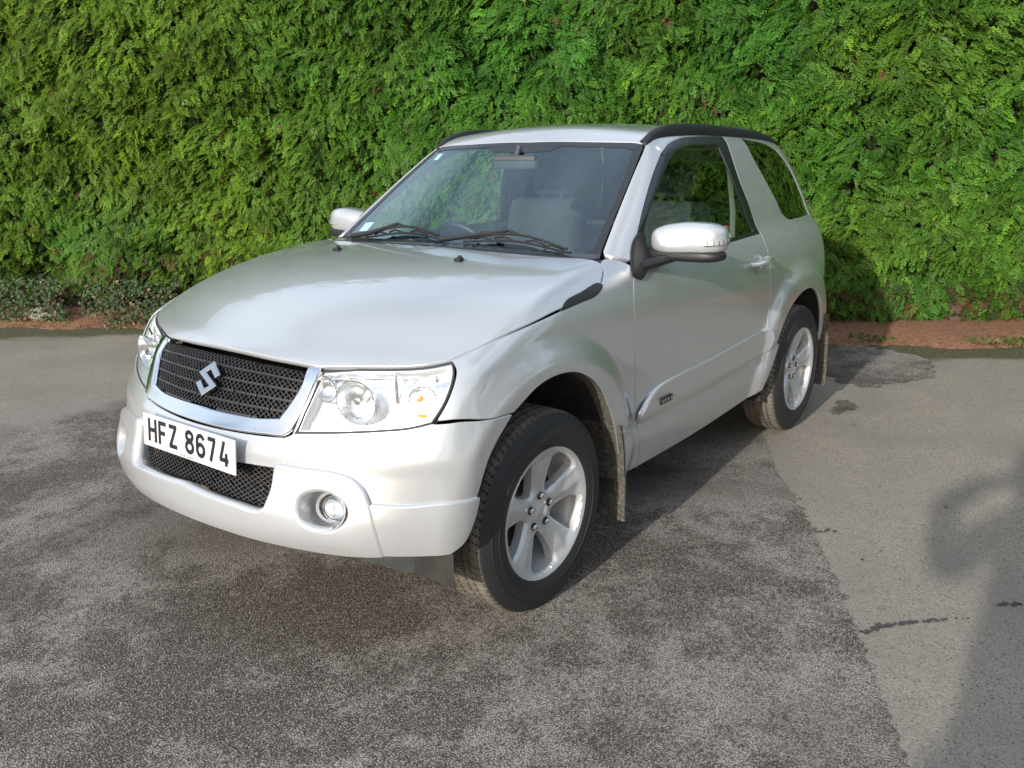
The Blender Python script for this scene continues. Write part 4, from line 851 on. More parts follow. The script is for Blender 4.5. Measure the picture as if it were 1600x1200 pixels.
RF = rim_face(); protos = {}
def build_wheel():
    mb = MB(); mb.lathe([(.222, .0), (.226, .002), (.2335, .004), (.2345, .000), (.232, -.006), (.2205, -.010), (.2175, -.024), (.213, -.05), (.203, -.09), (.196, -.14), (.205, -.19), (.222, -.20)], (0, .104, 0), (0, 1, 0), 96)
    mb.lathe([(.0, -.031), (.058, -.045), (.075, -.07), (.05, -.12), (0, -.12)], (0, .104, 0), (0, 1, 0), 40)
    wh = mb.build('wheel', MAT['alloy']); COL.objects.unlink(wh); COL.objects.link(wh)
    link('tyre', TY, TYM, wh)
    r_ = link('rim', RF, MAT['alloy'], wh); r_.location = (0, .104, 0)
    mb = MB(); mb.lathe([(.0, -.075), (.07, -.075), (.075, -.09), (.148, -.09), (.148, -.112), (.07, -.112)], (0, .104, 0), (0, 1, 0), 64); mb.box((.11, .005, .06), (.09, .05, .12), bev=.01); mb.build('brake_disc', MAT['rotor'], wh)
    mb = MB(); mb.lathe([(.0, .004), (.022, .003), (.028, -.001), (.029, -.006)], (0, .104 - .029, 0), (0, 1, 0), 32); mb.build('centre_cap', MAT['alloy'], wh)
    for k in range(5):
        a = R(88 + 72 * k); c = (-.0572 * math.cos(a), .104 - .034, .0572 * math.sin(a))
        mb = MB(); mb.lathe([(.0145, .002), (.0145, .0035), (.0125, .0035), (.0125, .0006), (.0, .0006)], c, (0, 1, 0), 20); b = mb.build('nut_seat', MAT['trim'], wh)
        mb = MB(); mb.lathe([(.0095, 0), (.0095, .012), (.006, .015), (0, .015)], c, (0, 1, 0), 6); mb.build('wheel_nut', MAT['satin'], wh, angle=20)
    return wh
def copy_kids(o, r):
    for ch in list(o.children): c2 = ch.copy(); COL.objects.link(c2); c2.parent = r
w0 = build_wheel(); w0.parent = car
for i, (x, s, st, sp) in enumerate(((0, 1, R(-1.1), 0), (0, -1, R(-1.1), 40), (-WHEELBASE, 1, 0, -6), (-WHEELBASE, -1, 0, 20))):
    wh = w0 if i == 0 else w0.copy()
    if i: COL.objects.link(wh); wh.parent = car; copy_kids(w0, wh)
    yy = (.772 if x == 0 else .790) * s
    wh.matrix_local = Matrix.Translation((x, yy, .3565)) @ Matrix.Rotation(st + (PI if s < 0 else 0), 4, 'Z') @ Matrix.Rotation(R(sp), 4, 'Y')
# ------------------------------------------------------------------ cabin
mb = MB(); pr = [(-.50, 1.130), (-.62, 1.135), (-.80, 1.120), (-.92, 1.085), (-.96, 1.02), (-.93, .85), (-.90, .55), (-.50, .55)]
V = [(x, y, z) for y in (-.74, .74) for x, z in pr]; n = len(pr); mb.add(V, [(i, (i + 1) % n, n + (i + 1) % n, n + i) for i in range(n)] + [tuple(range(n)), tuple(range(n, 2 * n))])
mb.box((-.86, -.37, 1.115), (.16, .36, .06), bev=.025); mb.build('dashboard', MAT['dash'], car, angle=30)
mb = MB(); cs = Vector((-1.06, -.37, 1.045)); ro = Matrix.Rotation(R(-64), 3, 'Y')
mb.tube([cs + ro @ Vector((.185 * math.cos(a), .185 * math.sin(a), 0)) for a in np.linspace(0, 2 * PI, 41)], .015, 10, cap=False); mb.lathe([(0, .03), (.05, .028), (.07, .0), (.05, -.03)], cs, ro @ Vector((0, 0, 1)), 24)
for a in (R(0), R(90), R(180), R(-90)): mb.tube([cs, cs + ro @ Vector((.18 * math.cos(a), .18 * math.sin(a), 0))], .014, 8)
mb.build('steering_wheel', MAT['black'], car)
for y in (.37, -.37):
    mb = MB(); mb.box((-1.42, y, .62), (.52, .50, .18), Matrix.Rotation(R(-6), 3, 'Y'), .06); st = mb.build('seat', MAT['seat'], car)
    mb = MB(); mb.box((-1.72, y, .98), (.15, .48, .66), Matrix.Rotation(R(-16), 3, 'Y'), .06); mb.build('seat_back', MAT['seat'], st)
    mb = MB(); mb.box((-1.86, y, 1.395), (.10, .26, .17), Matrix.Rotation(R(-10), 3, 'Y'), .045); mb.tube([(-1.83, y - .06, 1.25), (-1.85, y - .06, 1.36)], .008); mb.tube([(-1.83, y + .06, 1.25), (-1.85, y + .06, 1.36)], .008); mb.build('headrest', MAT['seat'], st)
    sy = 1 if y > 0 else -1
    mb = MB(); mb.tube([(-1.96, sy * .625, 1.45), (-1.93, sy * .67, 1.25), (-1.88, sy * .70, .95), (-1.80, sy * .70, .62)], .014, 6, flat=.15); mb.build('seat_belt', MAT['seatbelt'], car)
mb = MB(); mb.box((-2.45, 0, .86), (.20, 1.05, .68), Matrix.Rotation(R(-14), 3, 'Y'), .06); mb.box((-2.15, 0, .62), (.48, 1.05, .16), bev=.05); mb.build('rear_seat', MAT['seat'], car)
mb = MB(); mb.box((-1.6, 0, .46), (2.4, 1.5, .02)); mb.build('cabin_floor', MAT['dash'], car)
hl_ = sym(path([(-1.12, 0, 1.6), (-1.14, .52, 1.59)], [(-1.14, .52, 1.59), (-2.66, .50, 1.6)], [(-2.66, .50, 1.6), (-2.7, 0, 1.6)], step=.05))
panel('headlining', [hl_], P_ROOF, MAT['lining'], car, spacing=.06, gap=0, off=-.035, depth=.004)
panel2('door_trim', [path([(-.70, .87, 1.105), (-.70, .87, .40)], [(-.70, .87, .40), (-1.90, .87, .42)], [(-1.90, .87, .42), (-1.93, .85, 1.125)], [(-1.93, .85, 1.125), (-.70, .87, 1.105)], step=.05)], P_SIDE, MAT['dash'], (dl, dr), spacing=.06, gap=0, off=-.055, depth=.004)
pil = path([(-1.965, .60, 1.60), (-1.94, .72, 1.40), (-1.99, .80, 1.15)], [(-1.99, .80, 1.15), (-1.98, .87, .80)], [(-1.98, .87, .80), (-2.95, .80, .80)], [(-2.95, .80, .80), (-2.86, .75, 1.18)], [(-2.82, .76, 1.175), (-2.40, .78, 1.165), (-2.32, .765, 1.215), (-2.15, .68, 1.48), (-2.10, .61, 1.60)], [(-2.10, .61, 1.60), (-1.965, .60, 1.60)], step=.05)
panel2('pillar_trim', [pil], P_SIDE, MAT['dash'], (bl, br), spacing=.06, gap=0, off=-.04, depth=.004)
ap = path([(-.66, .74, 1.20), (-1.15, .60, 1.56), (-1.9, .585, 1.615)], [(-1.9, .585, 1.615), (-1.9, .60, 1.59)], [(-1.9, .60, 1.59), (-1.28, .63, 1.560), (-1.05, .68, 1.45), (-.78, .765, 1.22)], [(-.78, .765, 1.22), (-.66, .74, 1.20)], step=.05)
panel2('front_pillar_trim', [ap], P_SIDE, MAT['lining'], (bl, br), spacing=.06, gap=0, off=-.025, depth=.004)
# ------------------------------------------------------------------ setting
HP = np.array([-4.84, .43]); HT = np.array([-.476, .8794]); HT /= np.linalg.norm(HT); HN = np.array([HT[1], -HT[0]])    # edge of the tarmac: point, direction, normal towards the car
def hs(s, d, z=0.0): p = HP + HT * s + HN * d; return (float(p[0]), float(p[1]), z)      # s along the hedge, d in front of the tarmac edge
def ground_material(rough):
    m = bpy.data.materials.new('coarse_tarmac' if rough else 'fine_tarmac'); m.use_nodes = True; n = m.node_tree; p = n.nodes['Principled BSDF']; L = n.links.new
    tc = n.nodes.new('ShaderNodeTexCoord').outputs['Object']
    def noise(sc, det=6, dist=0, ro=.55):
        a = n.nodes.new('ShaderNodeTexNoise'); a.inputs['Scale'].default_value = sc; a.inputs['Detail'].default_value = det; a.inputs['Distortion'].default_value = dist; a.inputs['Roughness'].default_value = ro; L(tc, a.inputs['Vector']); return a.outputs[0]
    def ramp(v, a, b, c=0, d=1):
        r = n.nodes.new('ShaderNodeMapRange'); r.inputs[1].default_value = a; r.inputs[2].default_value = b; r.inputs[3].default_value = c; r.inputs[4].default_value = d; L(v, r.inputs[0]); return r.outputs[0]
    def mix(f, a, b, mode='MIX'):
        x = n.nodes.new('ShaderNodeMix'); x.data_type = 'RGBA'; x.blend_type = mode
        for i, v in ((0, f), (6, a), (7, b)):
            if isinstance(v, (tuple, float, int)): x.inputs[i].default_value = (*v, 1) if isinstance(v, tuple) else v
            else: L(v, x.inputs[i])
        return x.outputs[2]
    def math_(op, a, b):
        x = n.nodes.new('ShaderNodeMath'); x.operation = op
        for i, v in enumerate((a, b)):
            if isinstance(v, (int, float)): x.inputs[i].default_value = v
            else: L(v, x.inputs[i])
        return x.outputs[0]
    vo = n.nodes.new('ShaderNodeTexVoronoi'); vo.inputs['Scale'].default_value = 175 if rough else 200; L(tc, vo.inputs['Vector'])
    sp = n.nodes.new('ShaderNodeSeparateColor'); L(vo.outputs['Color'], sp.inputs[0])
    if rough:
        stone = mix(ramp(sp.outputs[0], .1, .95), (.092, .075, .062), (.30, .256, .215)); stone = mix(ramp(sp.outputs[1], .90, .94), stone, (.40, .37, .33))
        gap = ramp(vo.outputs['Distance'], .35, .62); stone = mix(gap, stone, (.062, .051, .044))
        worn = math_('ADD', math_('ADD', math_('MULTIPLY', noise(.8, 6, .4, .55), .52), math_('MULTIPLY', noise(7, 6, .3, .6), .26)), math_('MULTIPLY', noise(48, 5, .2, .6), .22))
        light = mix(ramp(sp.outputs[0], 0, 1), (.275, .248, .215), (.47, .425, .37)); light = mix(ramp(vo.outputs['Distance'], .40, .70), light, (.14, .125, .115))
        col = mix(ramp(worn, .470, .540, 0, .85), stone, light)
        damp = ramp(noise(.65, 5, .5), .52, .62, 0, .45); col = mix(damp, col, (.06, .044, .035))
        s4 = n.nodes.new('ShaderNodeSeparateXYZ'); L(tc, s4.inputs[0]); fy = math_('ADD', s4.outputs[1], math_('MULTIPLY', math_('SUBTRACT', noise(1.3, 7, .3), .5), 1.3)); col = mix(ramp(fy, -2.65, -2.95), col, mix(ramp(sp.outputs[0], 0, 1), (.20, .182, .157), (.34, .31, .27)))
        L(col, p.inputs['Base Color']); p.inputs['Roughness'].default_value = .78; sc_, st = 125, .9
        hgt = math_('MULTIPLY', math_('SUBTRACT', 1, vo.outputs['Distance']), math_('ADD', sp.outputs[1], .4))
    else:
        c = mix(ramp(sp.outputs[0], 0, 1), (.205, .178, .145), (.36, .316, .258)); c = mix(ramp(sp.outputs[1], .965, .98), c, (.06, .05, .045))
        c = mix(ramp(noise(1.6, 7, .4), .4, .7, 0, .6), c, (.19, .175, .152)); c = mix(ramp(noise(22, 4), .55, .75, 0, .35), c, (.15, .138, .122))
        # moss and damp beside the hedge
        s3 = n.nodes.new('ShaderNodeSeparateXYZ'); L(tc, s3.inputs[0])
        d = math_('ADD', math_('MULTIPLY', math_('SUBTRACT', s3.outputs[0], float(HP[0])), float(HN[0])), math_('MULTIPLY', math_('SUBTRACT', s3.outputs[1], float(HP[1])), float(HN[1])))
        dd = math_('SUBTRACT', d, math_('MULTIPLY', math_('SUBTRACT', noise(.9, 4, .3), .36), 2.3))
        mo = ramp(dd, .30, .02, 0, .9); mos = mix(ramp(noise(30, 4), .4, .6), (.040, .044, .014), (.10, .10, .045)); c = mix(mo, c, mos)
        L(c, p.inputs['Base Color']); p.inputs['Roughness'].default_value = .85; hgt = vo.outputs['Distance']; sc_, st = 190, .5
    b = n.nodes.new('ShaderNodeBump'); b.inputs['Strength'].default_value = st; b.inputs['Distance'].default_value = .004 if rough else .0016; L(hgt, b.inputs['Height'])
    if rough: pass
    L(b.outputs[0], p.inputs['Normal']); p.inputs['Specular IOR Level'].default_value = .3; return m
MG, MR = ground_material(False), ground_material(True)
mb = MB(); mb.add([(-60, -60, 0), (60, -60, 0), (60, 60, 0), (-60, 60, 0)], [(0, 1, 2, 3)]); tag(mb.build('tarmac', MG, smooth=False), kind='structure')
def jag(pts, amp=.012, step=.03, closed=True, seed=3):
    r = random.Random(seed); out = []; n = len(pts)
    for i in range(n if closed else n - 1):
        a = np.array(pts[i]); b = np.array(pts[(i + 1) % n]); L = np.linalg.norm(b - a); k = max(1, int(L / step)); 
        for j in range(k):
            t = j / k; q = a + (b - a) * t; nn = np.array([-(b - a)[1], (b - a)[0]]) / (L + 1e-9); out.append(tuple(q + nn * r.gauss(0, amp)))
    return out
def poly_sheet(name, polys, z, m, step=0.0):
    V = []; T = []
    for p in polys:
        uv = np.array(p); 
        if area2(uv) < 0: uv = uv[::-1]
        n = len(uv); vs, es, fs, *_ = geometry.delaunay_2d_cdt([Vector((float(a), float(b))) for a, b in uv], [(i, (i + 1) % n) for i in range(n)], [], 1, 1e-6)
        base = len(V); V += [(v.x, v.y, z + (polys.index(p) % 41) * step) for v in vs]; T += [tuple(i + base for i in f) for f in fs]
    me = bpy.data.meshes.new(name); me.from_pydata(V, [], T)
    bm = bmesh.new(); bm.from_mesh(me)
    for f in bm.faces:
        if f.normal.z < 0: f.normal_flip()
    bm.to_mesh(me); bm.free(); return link(name, me, m)
edge_r = [(2.4, 3.9), (.80, 2.62), (.113, 2.093), (-.19, 1.935), (-.459, 1.804), (-.80, 1.62), (-1.154, 1.428), (-1.45, 1.25), (-1.711, 1.071), (-2.232, .787)]
edge_b = [(-2.232, .787), (-2.45, .2), (-2.2, -.9), (-1.6, -2.1), (-1.05, -2.75), (-.80, -3.02), (-.49, -2.98), (-.30, -3.12), (.05, -3.22), (.7, -3.5), (2.0, -4.2)]
big = jag(edge_r, .010, .02, False) + jag(edge_b, .035, .06, False) + [(5, -7), (14, -7), (14, 8), (5, 6)]
p2 = jag([(-3.62, .78), (-3.60, 1.00), (-3.85, 1.16), (-4.15, 1.30), (-4.45, 1.22), (-4.72, 1.10), (-4.80, .86), (-4.86, .50), (-4.2, .40)], .02, .05, seed=5)
p3 = jag([(-2.85, .98), (-2.95, 1.05), (-3.12, 1.06), (-3.2, .99), (-3.1, .93)], .02, .03, seed=6)
def crackpoly(pts, wds, seed):
    r = random.Random(seed); P = crom([(a, b, 0) for a, b in pts], .012)[:, :2]; t = np.gradient(P, axis=0); t /= np.linalg.norm(t, axis=1, keepdims=True); nn = np.stack([-t[:, 1], t[:, 0]], 1)
    w_ = np.interp(np.linspace(0, 1, len(P)), np.linspace(0, 1, len(wds)), wds) * np.array([r.uniform(.35, 1.3) for _ in P]); A = P + nn * w_[:, None] / 2; B = P - nn * w_[:, None] / 2
    return [tuple(x) for x in np.vstack([A, B[::-1]])]
def blob(c, r0, seed):
    r = random.Random(seed); k = 11; return [(c[0] + r0 * r.uniform(.45, 1.15) * math.cos(2 * PI * i / k) * 1.3, c[1] + r0 * r.uniform(.45, 1.15) * math.sin(2 * PI * i / k)) for i in range(k)]
cracks = []; r = random.Random(12)
for pts, wd, den in (([(-.47, 1.815), (-.57, 1.875), (-.64, 1.935), (-.70, 2.00)], .012, 30), ([(-.70, 2.0), (-.80, 2.11)], .006, 6), ([(-.93, 2.14), (-1.0, 2.23), (-1.08, 2.30), (-1.2, 2.40)], .010, 24), ([(-1.15, 1.44), (-1.19, 1.48), (-1.20, 1.51)], .010, 8), ([(-.52, 2.37), (-.60, 2.45)], .008, 6)):
    P_ = crom([(a, b, 0) for a, b in pts], .004)[:, :2]
    for i in range(den):
        q_ = P_[int(len(P_) * (i + r.random()) / den) % len(P_)] + np.array([r.gauss(0, .004), r.gauss(0, .004)]); w_ = wd * r.uniform(.5, 1.2) * (1.15 - .5 * i / den)
        cracks.append(blob(q_, w_, r.random()))
o = poly_sheet('tarmac_patch', [big], .004, MR); tag(o, kind='structure')
o = poly_sheet('tarmac_repair', [p2, p3], .0045, MR); tag(o, kind='structure')
o = poly_sheet('tarmac_cracks', cracks, .002, step=.00008, m= mat('crack_fill', (.055, .048, .044), .9, bump=(200, .6, .003), vary=(60, .6, (.10, .09, .08)))); tag(o, kind='structure')
# soil and needle litter under the hedge
soil = mat('needle_litter', (.27, .13, .07), .95, bump=(55, 1.0, .02), vary=(26, .8, (.12, .065, .04)))
mb = MB(); n = 420; V = []
for i in range(n + 1):
    s = -13 + 20 * i / n; e = .0 + .05 * math.sin(s * 2.3) + .05 * math.sin(s * 7.1 + 1) + .07 * random.random()
    for d, z in ((e, .002), (e - .10, .022), (-.45, .06), (-1.6, .10)): V.append(hs(s, d, z + (.012 * random.random() if z > .01 else 0)))
mb.add(V, [(4*i+k, 4*i+4+k, 4*i+5+k, 4*i+1+k) for i in range(n) for k in range(3)]); tag(mb.build('soil_strip', soil), kind='structure')
# ------------------------------------------------------------------ leaf work
def leaf_material(name, trans=.35, rough=.55):
    m = bpy.data.materials.new(name); m.use_nodes = True; n = m.node_tree; p = n.nodes['Principled BSDF']; L = n.links.new
    at = n.nodes.new('ShaderNodeAttribute'); at.attribute_name = 'tint'; L(at.outputs['Color'], p.inputs['Base Color']); p.inputs['Roughness'].default_value = rough; p.inputs['Specular IOR Level'].default_value = .35
    t = n.nodes.new('ShaderNodeBsdfTranslucent'); L(at.outputs['Color'], t.inputs[0]); mx = n.nodes.new('ShaderNodeMixShader'); mx.inputs[0].default_value = trans
    L(p.outputs[0], mx.inputs[1]); L(t.outputs[0], mx.inputs[2]); L(mx.outputs[0], n.nodes['Material Output'].inputs[0]); return m
def spray_template(r, kind):
    """flat fan of scaly branchlets: x along the stem, y across; returns triangles"""
    T = []
    def sliver(a, b, w_):
        a = np.array(a); b = np.array(b); d = b - a; L = np.linalg.norm(d[:2]) + 1e-9; nn = np.array([-d[1], d[0], 0]) / L * w_ / 2
        mid = a + d * .45; T.append([a - nn * .5, mid + nn, b]); T.append([a + nn * .5, b, mid - nn])
    bend = r.uniform(-.25, .25); k = 6
    for i in range(k):
        t = (i + .6) / k; sx, sy, sz = t * .9, bend * t * t, -.28 * t * t
        Lb = (.38 * (1 - t) + .12) * r.uniform(.75, 1.15)
        for sg in (1, -1):
            a = sg * R(r.uniform(30, 50)) + bend * t; e = (sx + Lb * math.cos(a), sy + Lb * math.sin(a), sz - .10 * Lb + r.uniform(-.05, .05))
            sliver((sx, sy, sz), e, .085)
            for q in (.55,):
                ps = [sx + (e[0]-sx)*q, sy + (e[1]-sy)*q, sz + (e[2]-sz)*q]
                for s2 in (1, -1):
                    a2 = a + s2 * R(38); l2 = Lb * (.46 - .22 * q); sliver(ps, (ps[0] + l2*math.cos(a2), ps[1] + l2*math.sin(a2), ps[2] + r.uniform(-.05, .05)), .075)
    sliver((0, 0, 0), (1, bend, -.30), .06)
    return np.array(T)                        # (n,3,3)
def scatter(name, P, X, Nn, size, tint, templates, m, parent=None, pick=None):
    """place a template at each point P with stem direction X, blade normal Nn"""
    X = X / np.linalg.norm(X, axis=1, keepdims=True); Y = np.cross(Nn, X); Y /= np.linalg.norm(Y, axis=1, keepdims=True) + 1e-9; Z = np.cross(X, Y)
    pick = rng.integers(0, len(templates), len(P)) if pick is None else pick; VV = []; CC = []
    for k, T in enumerate(templates):
        I = np.where(pick == k)[0]
        if not len(I): continue
        q = T.reshape(-1, 3); W = P[I][:, None] + size[I][:, None, None] * (q[None, :, :1] * X[I][:, None] + q[None, :, 1:2] * Y[I][:, None] + q[None, :, 2:] * Z[I][:, None])
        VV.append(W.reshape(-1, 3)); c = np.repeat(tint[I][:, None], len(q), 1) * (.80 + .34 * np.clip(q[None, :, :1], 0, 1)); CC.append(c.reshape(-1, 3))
    V = np.vstack(VV).astype(np.float32); Cc = np.vstack(CC); nT = len(V) // 3
    me = bpy.data.meshes.new(name); me.vertices.add(len(V)); me.vertices.foreach_set('co', V.ravel()); me.loops.add(len(V)); me.loops.foreach_set('vertex_index', np.arange(len(V), dtype=np.int32))
    me.polygons.add(nT); me.polygons.foreach_set('loop_start', np.arange(0, len(V), 3, dtype=np.int32)); me.update(calc_edges=True)
    a = me.color_attributes.new('tint', 'FLOAT_COLOR', 'POINT'); a.data.foreach_set('color', np.hstack([Cc, np.ones((len(Cc), 1))]).astype(np.float32).ravel())
    return link(name, me, m, parent)
def vnoise(p, seed, cell):                    # smooth value noise on 2D points
    g = np.random.default_rng(seed).random((64, 64)); q = p / cell; i = np.floor(q).astype(int); f = q - i; f = f * f * (3 - 2 * f)
    a = g[i[:, 0] % 64, i[:, 1] % 64]; b = g[(i[:, 0] + 1) % 64, i[:, 1] % 64]; c = g[i[:, 0] % 64, (i[:, 1] + 1) % 64]; d = g[(i[:, 0] + 1) % 64, (i[:, 1] + 1) % 64]
    return (a * (1 - f[:, 0]) + b * f[:, 0]) * (1 - f[:, 1]) + (c * (1 - f[:, 0]) + d * f[:, 0]) * f[:, 1]
HEDGE_H = 3.7
def hedge_bottom(s): return np.where(s < -2.2, .30, .10) + .10 * (vnoise(np.stack([s, 0 * s], 1), 3, .5) - .5)
def bulge(s, z):
    q = np.stack([s, z], 1) + 40; return .26 * (vnoise(q, 1, .9) - .5) + .20 * (vnoise(q, 2, .30) - .5) + .12 * (vnoise(q, 4, .13) - .5) - .28 * np.clip((.75 - z) / .75, 0, 1) ** 1.5
hedge = empty('conifer_hedge', hs(-3, -.5)); tag(hedge, 'tall clipped green conifer hedge behind the silver car', 'hedge')
def inv(o): o.matrix_parent_inverse = hedge.matrix_world.inverted() if False else Matrix.Translation(-hedge.location); return o
SP = [spray_template(random.Random(i), 0) for i in range(6)]
def hedge_pts(s0, s1, dens):
    A = (s1 - s0) * HEDGE_H; n = int(A * dens); s = rng.uniform(s0, s1, n); z = rng.uniform(0, HEDGE_H + .05, n); k = z > hedge_bottom(s); return s[k], z[k]
def hedge_layer(s, z, depth_jit, size):
    n = len(s); b = bulge(s, z) - .42; d = b - np.abs(rng.normal(0, depth_jit, n)); xy = HP + HT * s[:, None] + HN * d[:, None]
    P = np.column_stack([xy, z]); t3 = np.append(HT, 0); n3 = np.append(HN, 0); u3 = np.array([0, 0, 1.])
    # clumps share a drooping direction
    q = np.stack([s, z], 1) + 20; side = (vnoise(q, 7, .22) - .5) * 3.2 + rng.normal(0, .45, n); dn = -.45 - .7 * vnoise(q, 8, .3) + rng.normal(0, .35, n)
    X = n3 * rng.uniform(.45, 1.0, n)[:, None] + t3 * side[:, None] + u3 * dn[:, None]
    Nn = u3 * rng.uniform(.5, 1.1, n)[:, None] + n3 * rng.uniform(.4, 1.2, n)[:, None] + t3 * rng.normal(0, .45, n)[:, None]
    c = np.array([.072, .212, .028]); v = vnoise(q, 9, .8); v2 = vnoise(q, 10, .2)
    tint = c * (.62 + .55 * v2[:, None] + rng.uniform(-.18, .25, n)[:, None]); warm = np.clip(v * 1.05 - .30 + rng.normal(0, .15, n) + .6 * np.clip((-2.8 - s) / 2.5, 0, 1), 0, 1)[:, None]
    tint = tint * (1 + warm * np.array([.85, .10, -.25])); fresh = rng.random(n) < .10; tint[fresh] *= np.array([1.55, 1.45, 1.1])
    dead = (rng.random(n) < .004 + .05 * (vnoise(q, 12, .35) > .86) + .10 * np.clip((.55 - z) / .4, 0, 1)); tint[dead] = np.array([.16, .085, .035]) * rng.uniform(.6, 1.3, dead.sum())[:, None]
    return P, X, Nn, size * rng.uniform(.7, 1.35, n), tint
ML = leaf_material('hedge_leaf', .25); parts = []
for s0, s1, dens in ((-8.6, 2.6, 1050), (-15, -8.6, 260), (2.6, 9, 260)):
    s, z = hedge_pts(s0, s1, dens); parts.append(hedge_layer(s, z, .07, .098 if dens > 500 else .16))
    s, z = hedge_pts(s0, s1, dens * .35); parts.append(hedge_layer(s, z, .16, .12 if dens > 500 else .18))
# thin dead shade growth hanging at the foot
s = rng.uniform(-9, 3, 5200); z = hedge_bottom(s) + rng.uniform(-.12, .35, 5200); b_ = hedge_layer(s, z, .20, .12); b_[4][:] = np.where(rng.random(5200)[:, None] < .5, np.array([.13, .08, .035]), np.array([.05, .09, .02])) * rng.uniform(.5, 1.3, 5200)[:, None]; parts.append(b_)
# ragged top
s = rng.uniform(-15, 9, 5000); z = HEDGE_H + rng.uniform(-.1, .25, 5000) * vnoise(np.stack([s, 0 * s], 1) + 30, 14, .3) * 2; t_ = hedge_layer(s, z, .5, .17); parts.append(t_)
P, X, Nn, sz, ti = [np.concatenate([p[i] for p in parts]) for i in range(5)]
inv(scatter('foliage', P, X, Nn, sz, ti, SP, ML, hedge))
# woody heart of the hedge: a rough wall of dead twiggy growth behind the leaves
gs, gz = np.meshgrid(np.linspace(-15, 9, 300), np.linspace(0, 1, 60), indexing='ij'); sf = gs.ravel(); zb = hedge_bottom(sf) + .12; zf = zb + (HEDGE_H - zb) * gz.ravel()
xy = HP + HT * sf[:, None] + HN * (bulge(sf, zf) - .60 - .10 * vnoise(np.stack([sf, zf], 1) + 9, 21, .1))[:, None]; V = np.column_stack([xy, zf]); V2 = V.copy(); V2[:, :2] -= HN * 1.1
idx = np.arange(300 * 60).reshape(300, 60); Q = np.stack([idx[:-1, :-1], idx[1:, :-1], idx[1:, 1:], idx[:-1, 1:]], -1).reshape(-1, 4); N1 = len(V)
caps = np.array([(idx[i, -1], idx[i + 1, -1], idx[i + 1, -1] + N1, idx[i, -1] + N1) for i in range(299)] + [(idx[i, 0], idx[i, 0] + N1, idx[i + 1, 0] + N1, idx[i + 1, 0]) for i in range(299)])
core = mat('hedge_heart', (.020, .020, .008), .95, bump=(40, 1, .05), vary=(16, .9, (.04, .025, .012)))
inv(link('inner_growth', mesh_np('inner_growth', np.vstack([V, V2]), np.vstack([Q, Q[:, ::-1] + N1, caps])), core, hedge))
bark = mat('hedge_bark', (.085, .055, .038), .9, bump=(30, .8, .02))
r = random.Random(4)
for i in range(26):
    s = -13 + i * .82 + r.uniform(-.2, .2); a = Vector(hs(s, -.75 + r.uniform(-.1, .1), .02)); mb = MB()
    mb.tube([a, a + Vector((r.uniform(-.05, .05), r.uniform(-.05, .05), .5)), a + Vector((r.uniform(-.1, .1), r.uniform(-.1, .1), 1.2))], [.075, .06, .05], 9); inv(mb.build('trunk', bark, hedge))
# ivy and stones at the left foot of the hedge
def ivy_leaf():
    pts = [(0, 0), (.25, .34), (.55, .30), (.62, .16), (1, 0), (.62, -.16), (.55, -.30), (.25, -.34)]; T = []
    for i in range(1, len(pts) - 1): T.append([(0, 0, 0), (*pts[i], .08 * abs(pts[i][1]) ), (*pts[i + 1], .08 * abs(pts[i + 1][1]))])
    return np.array(T)
n = 11000; s = rng.uniform(-9.5, -2.3, n); z = rng.uniform(.02, .42, n); d = -.06 - .50 * z + rng.normal(0, .05, n); xy = HP + HT * s[:, None] + HN * d[:, None]; P = np.column_stack([xy, z])
n3 = np.append(HN, 0); t3 = np.append(HT, 0); X = np.column_stack([rng.normal(0, .6, n), rng.normal(0, .6, n), -.7 + rng.normal(0, .4, n)]) + n3 * .3; Nn = n3 + np.column_stack([rng.normal(0, .35, n), rng.normal(0, .35, n), .5 + rng.normal(0, .3, n)])
ti = np.array([.05, .09, .03]) * rng.uniform(.45, 1.4, n)[:, None]; kk = rng.random(n) < .12; ti[kk] = np.array([.20, .13, .06]) * rng.uniform(.5, 1.2, kk.sum())[:, None]
dense = vnoise(np.stack([s, z], 1) + 7, 31, .22) > .33
o = scatter('ivy', P[dense], X[dense], Nn[dense], rng.uniform(.020, .044, dense.sum()), ti[dense], [ivy_leaf()], leaf_material('ivy_leaf', .2, .62)); tag(o, 'low tangle of green ivy creeping along the foot of the hedge left of the car', 'ivy', kind='stuff')
stone = mat('edging_stone', (.27, .25, .20), .9, bump=(28, 1, .02), vary=(9, .8, (.12, .13, .07)))
def rock(c, d, seed, name='edging_stone'):
    bm = bmesh.new(); bmesh.ops.create_icosphere(bm, subdivisions=3, radius=.5); r = random.Random(seed); a = [Vector((r.gauss(0, 1), r.gauss(0, 1), r.gauss(0, 1))).normalized() for _ in range(7)]
    for v in bm.verts:
        for n_ in a:
            k = v.co.dot(n_) - .36
            if k > 0: v.co -= n_ * k * .9
        v.co = Vector((v.co.x * d[0], v.co.y * d[1], v.co.z * d[2]))
    bm.transform(Matrix.Translation(c) @ Matrix.Rotation(math.atan2(HT[1], HT[0]) + r.uniform(-.2, .2), 4, 'Z')); me = bpy.data.meshes.new(name); bm.to_mesh(me); bm.free(); me.polygons.foreach_set('use_smooth', [True] * len(me.polygons)); me.set_sharp_from_angle(angle=R(32)); return link(name, me, stone)
for i, (s, L_, h, lb) in enumerate(((-5.35, .34, .15, 'pale edging stone at the hedge foot nearest the headlight of the car'), (-5.85, .40, .17, 'broad mossy edging stone half covered by ivy, second from the car'), (-7.35, .36, .15, 'worn edging stone among ivy at the far left of the hedge foot'), (-4.95, .26, .11, 'small low stone at the hedge foot just beside the car bonnet'))):
    o = rock(hs(s, -.20, .05 + h * .25), (L_, .20, h), i + 3); tag(o, lb, 'stone', 'edging stones at the foot of the hedge')
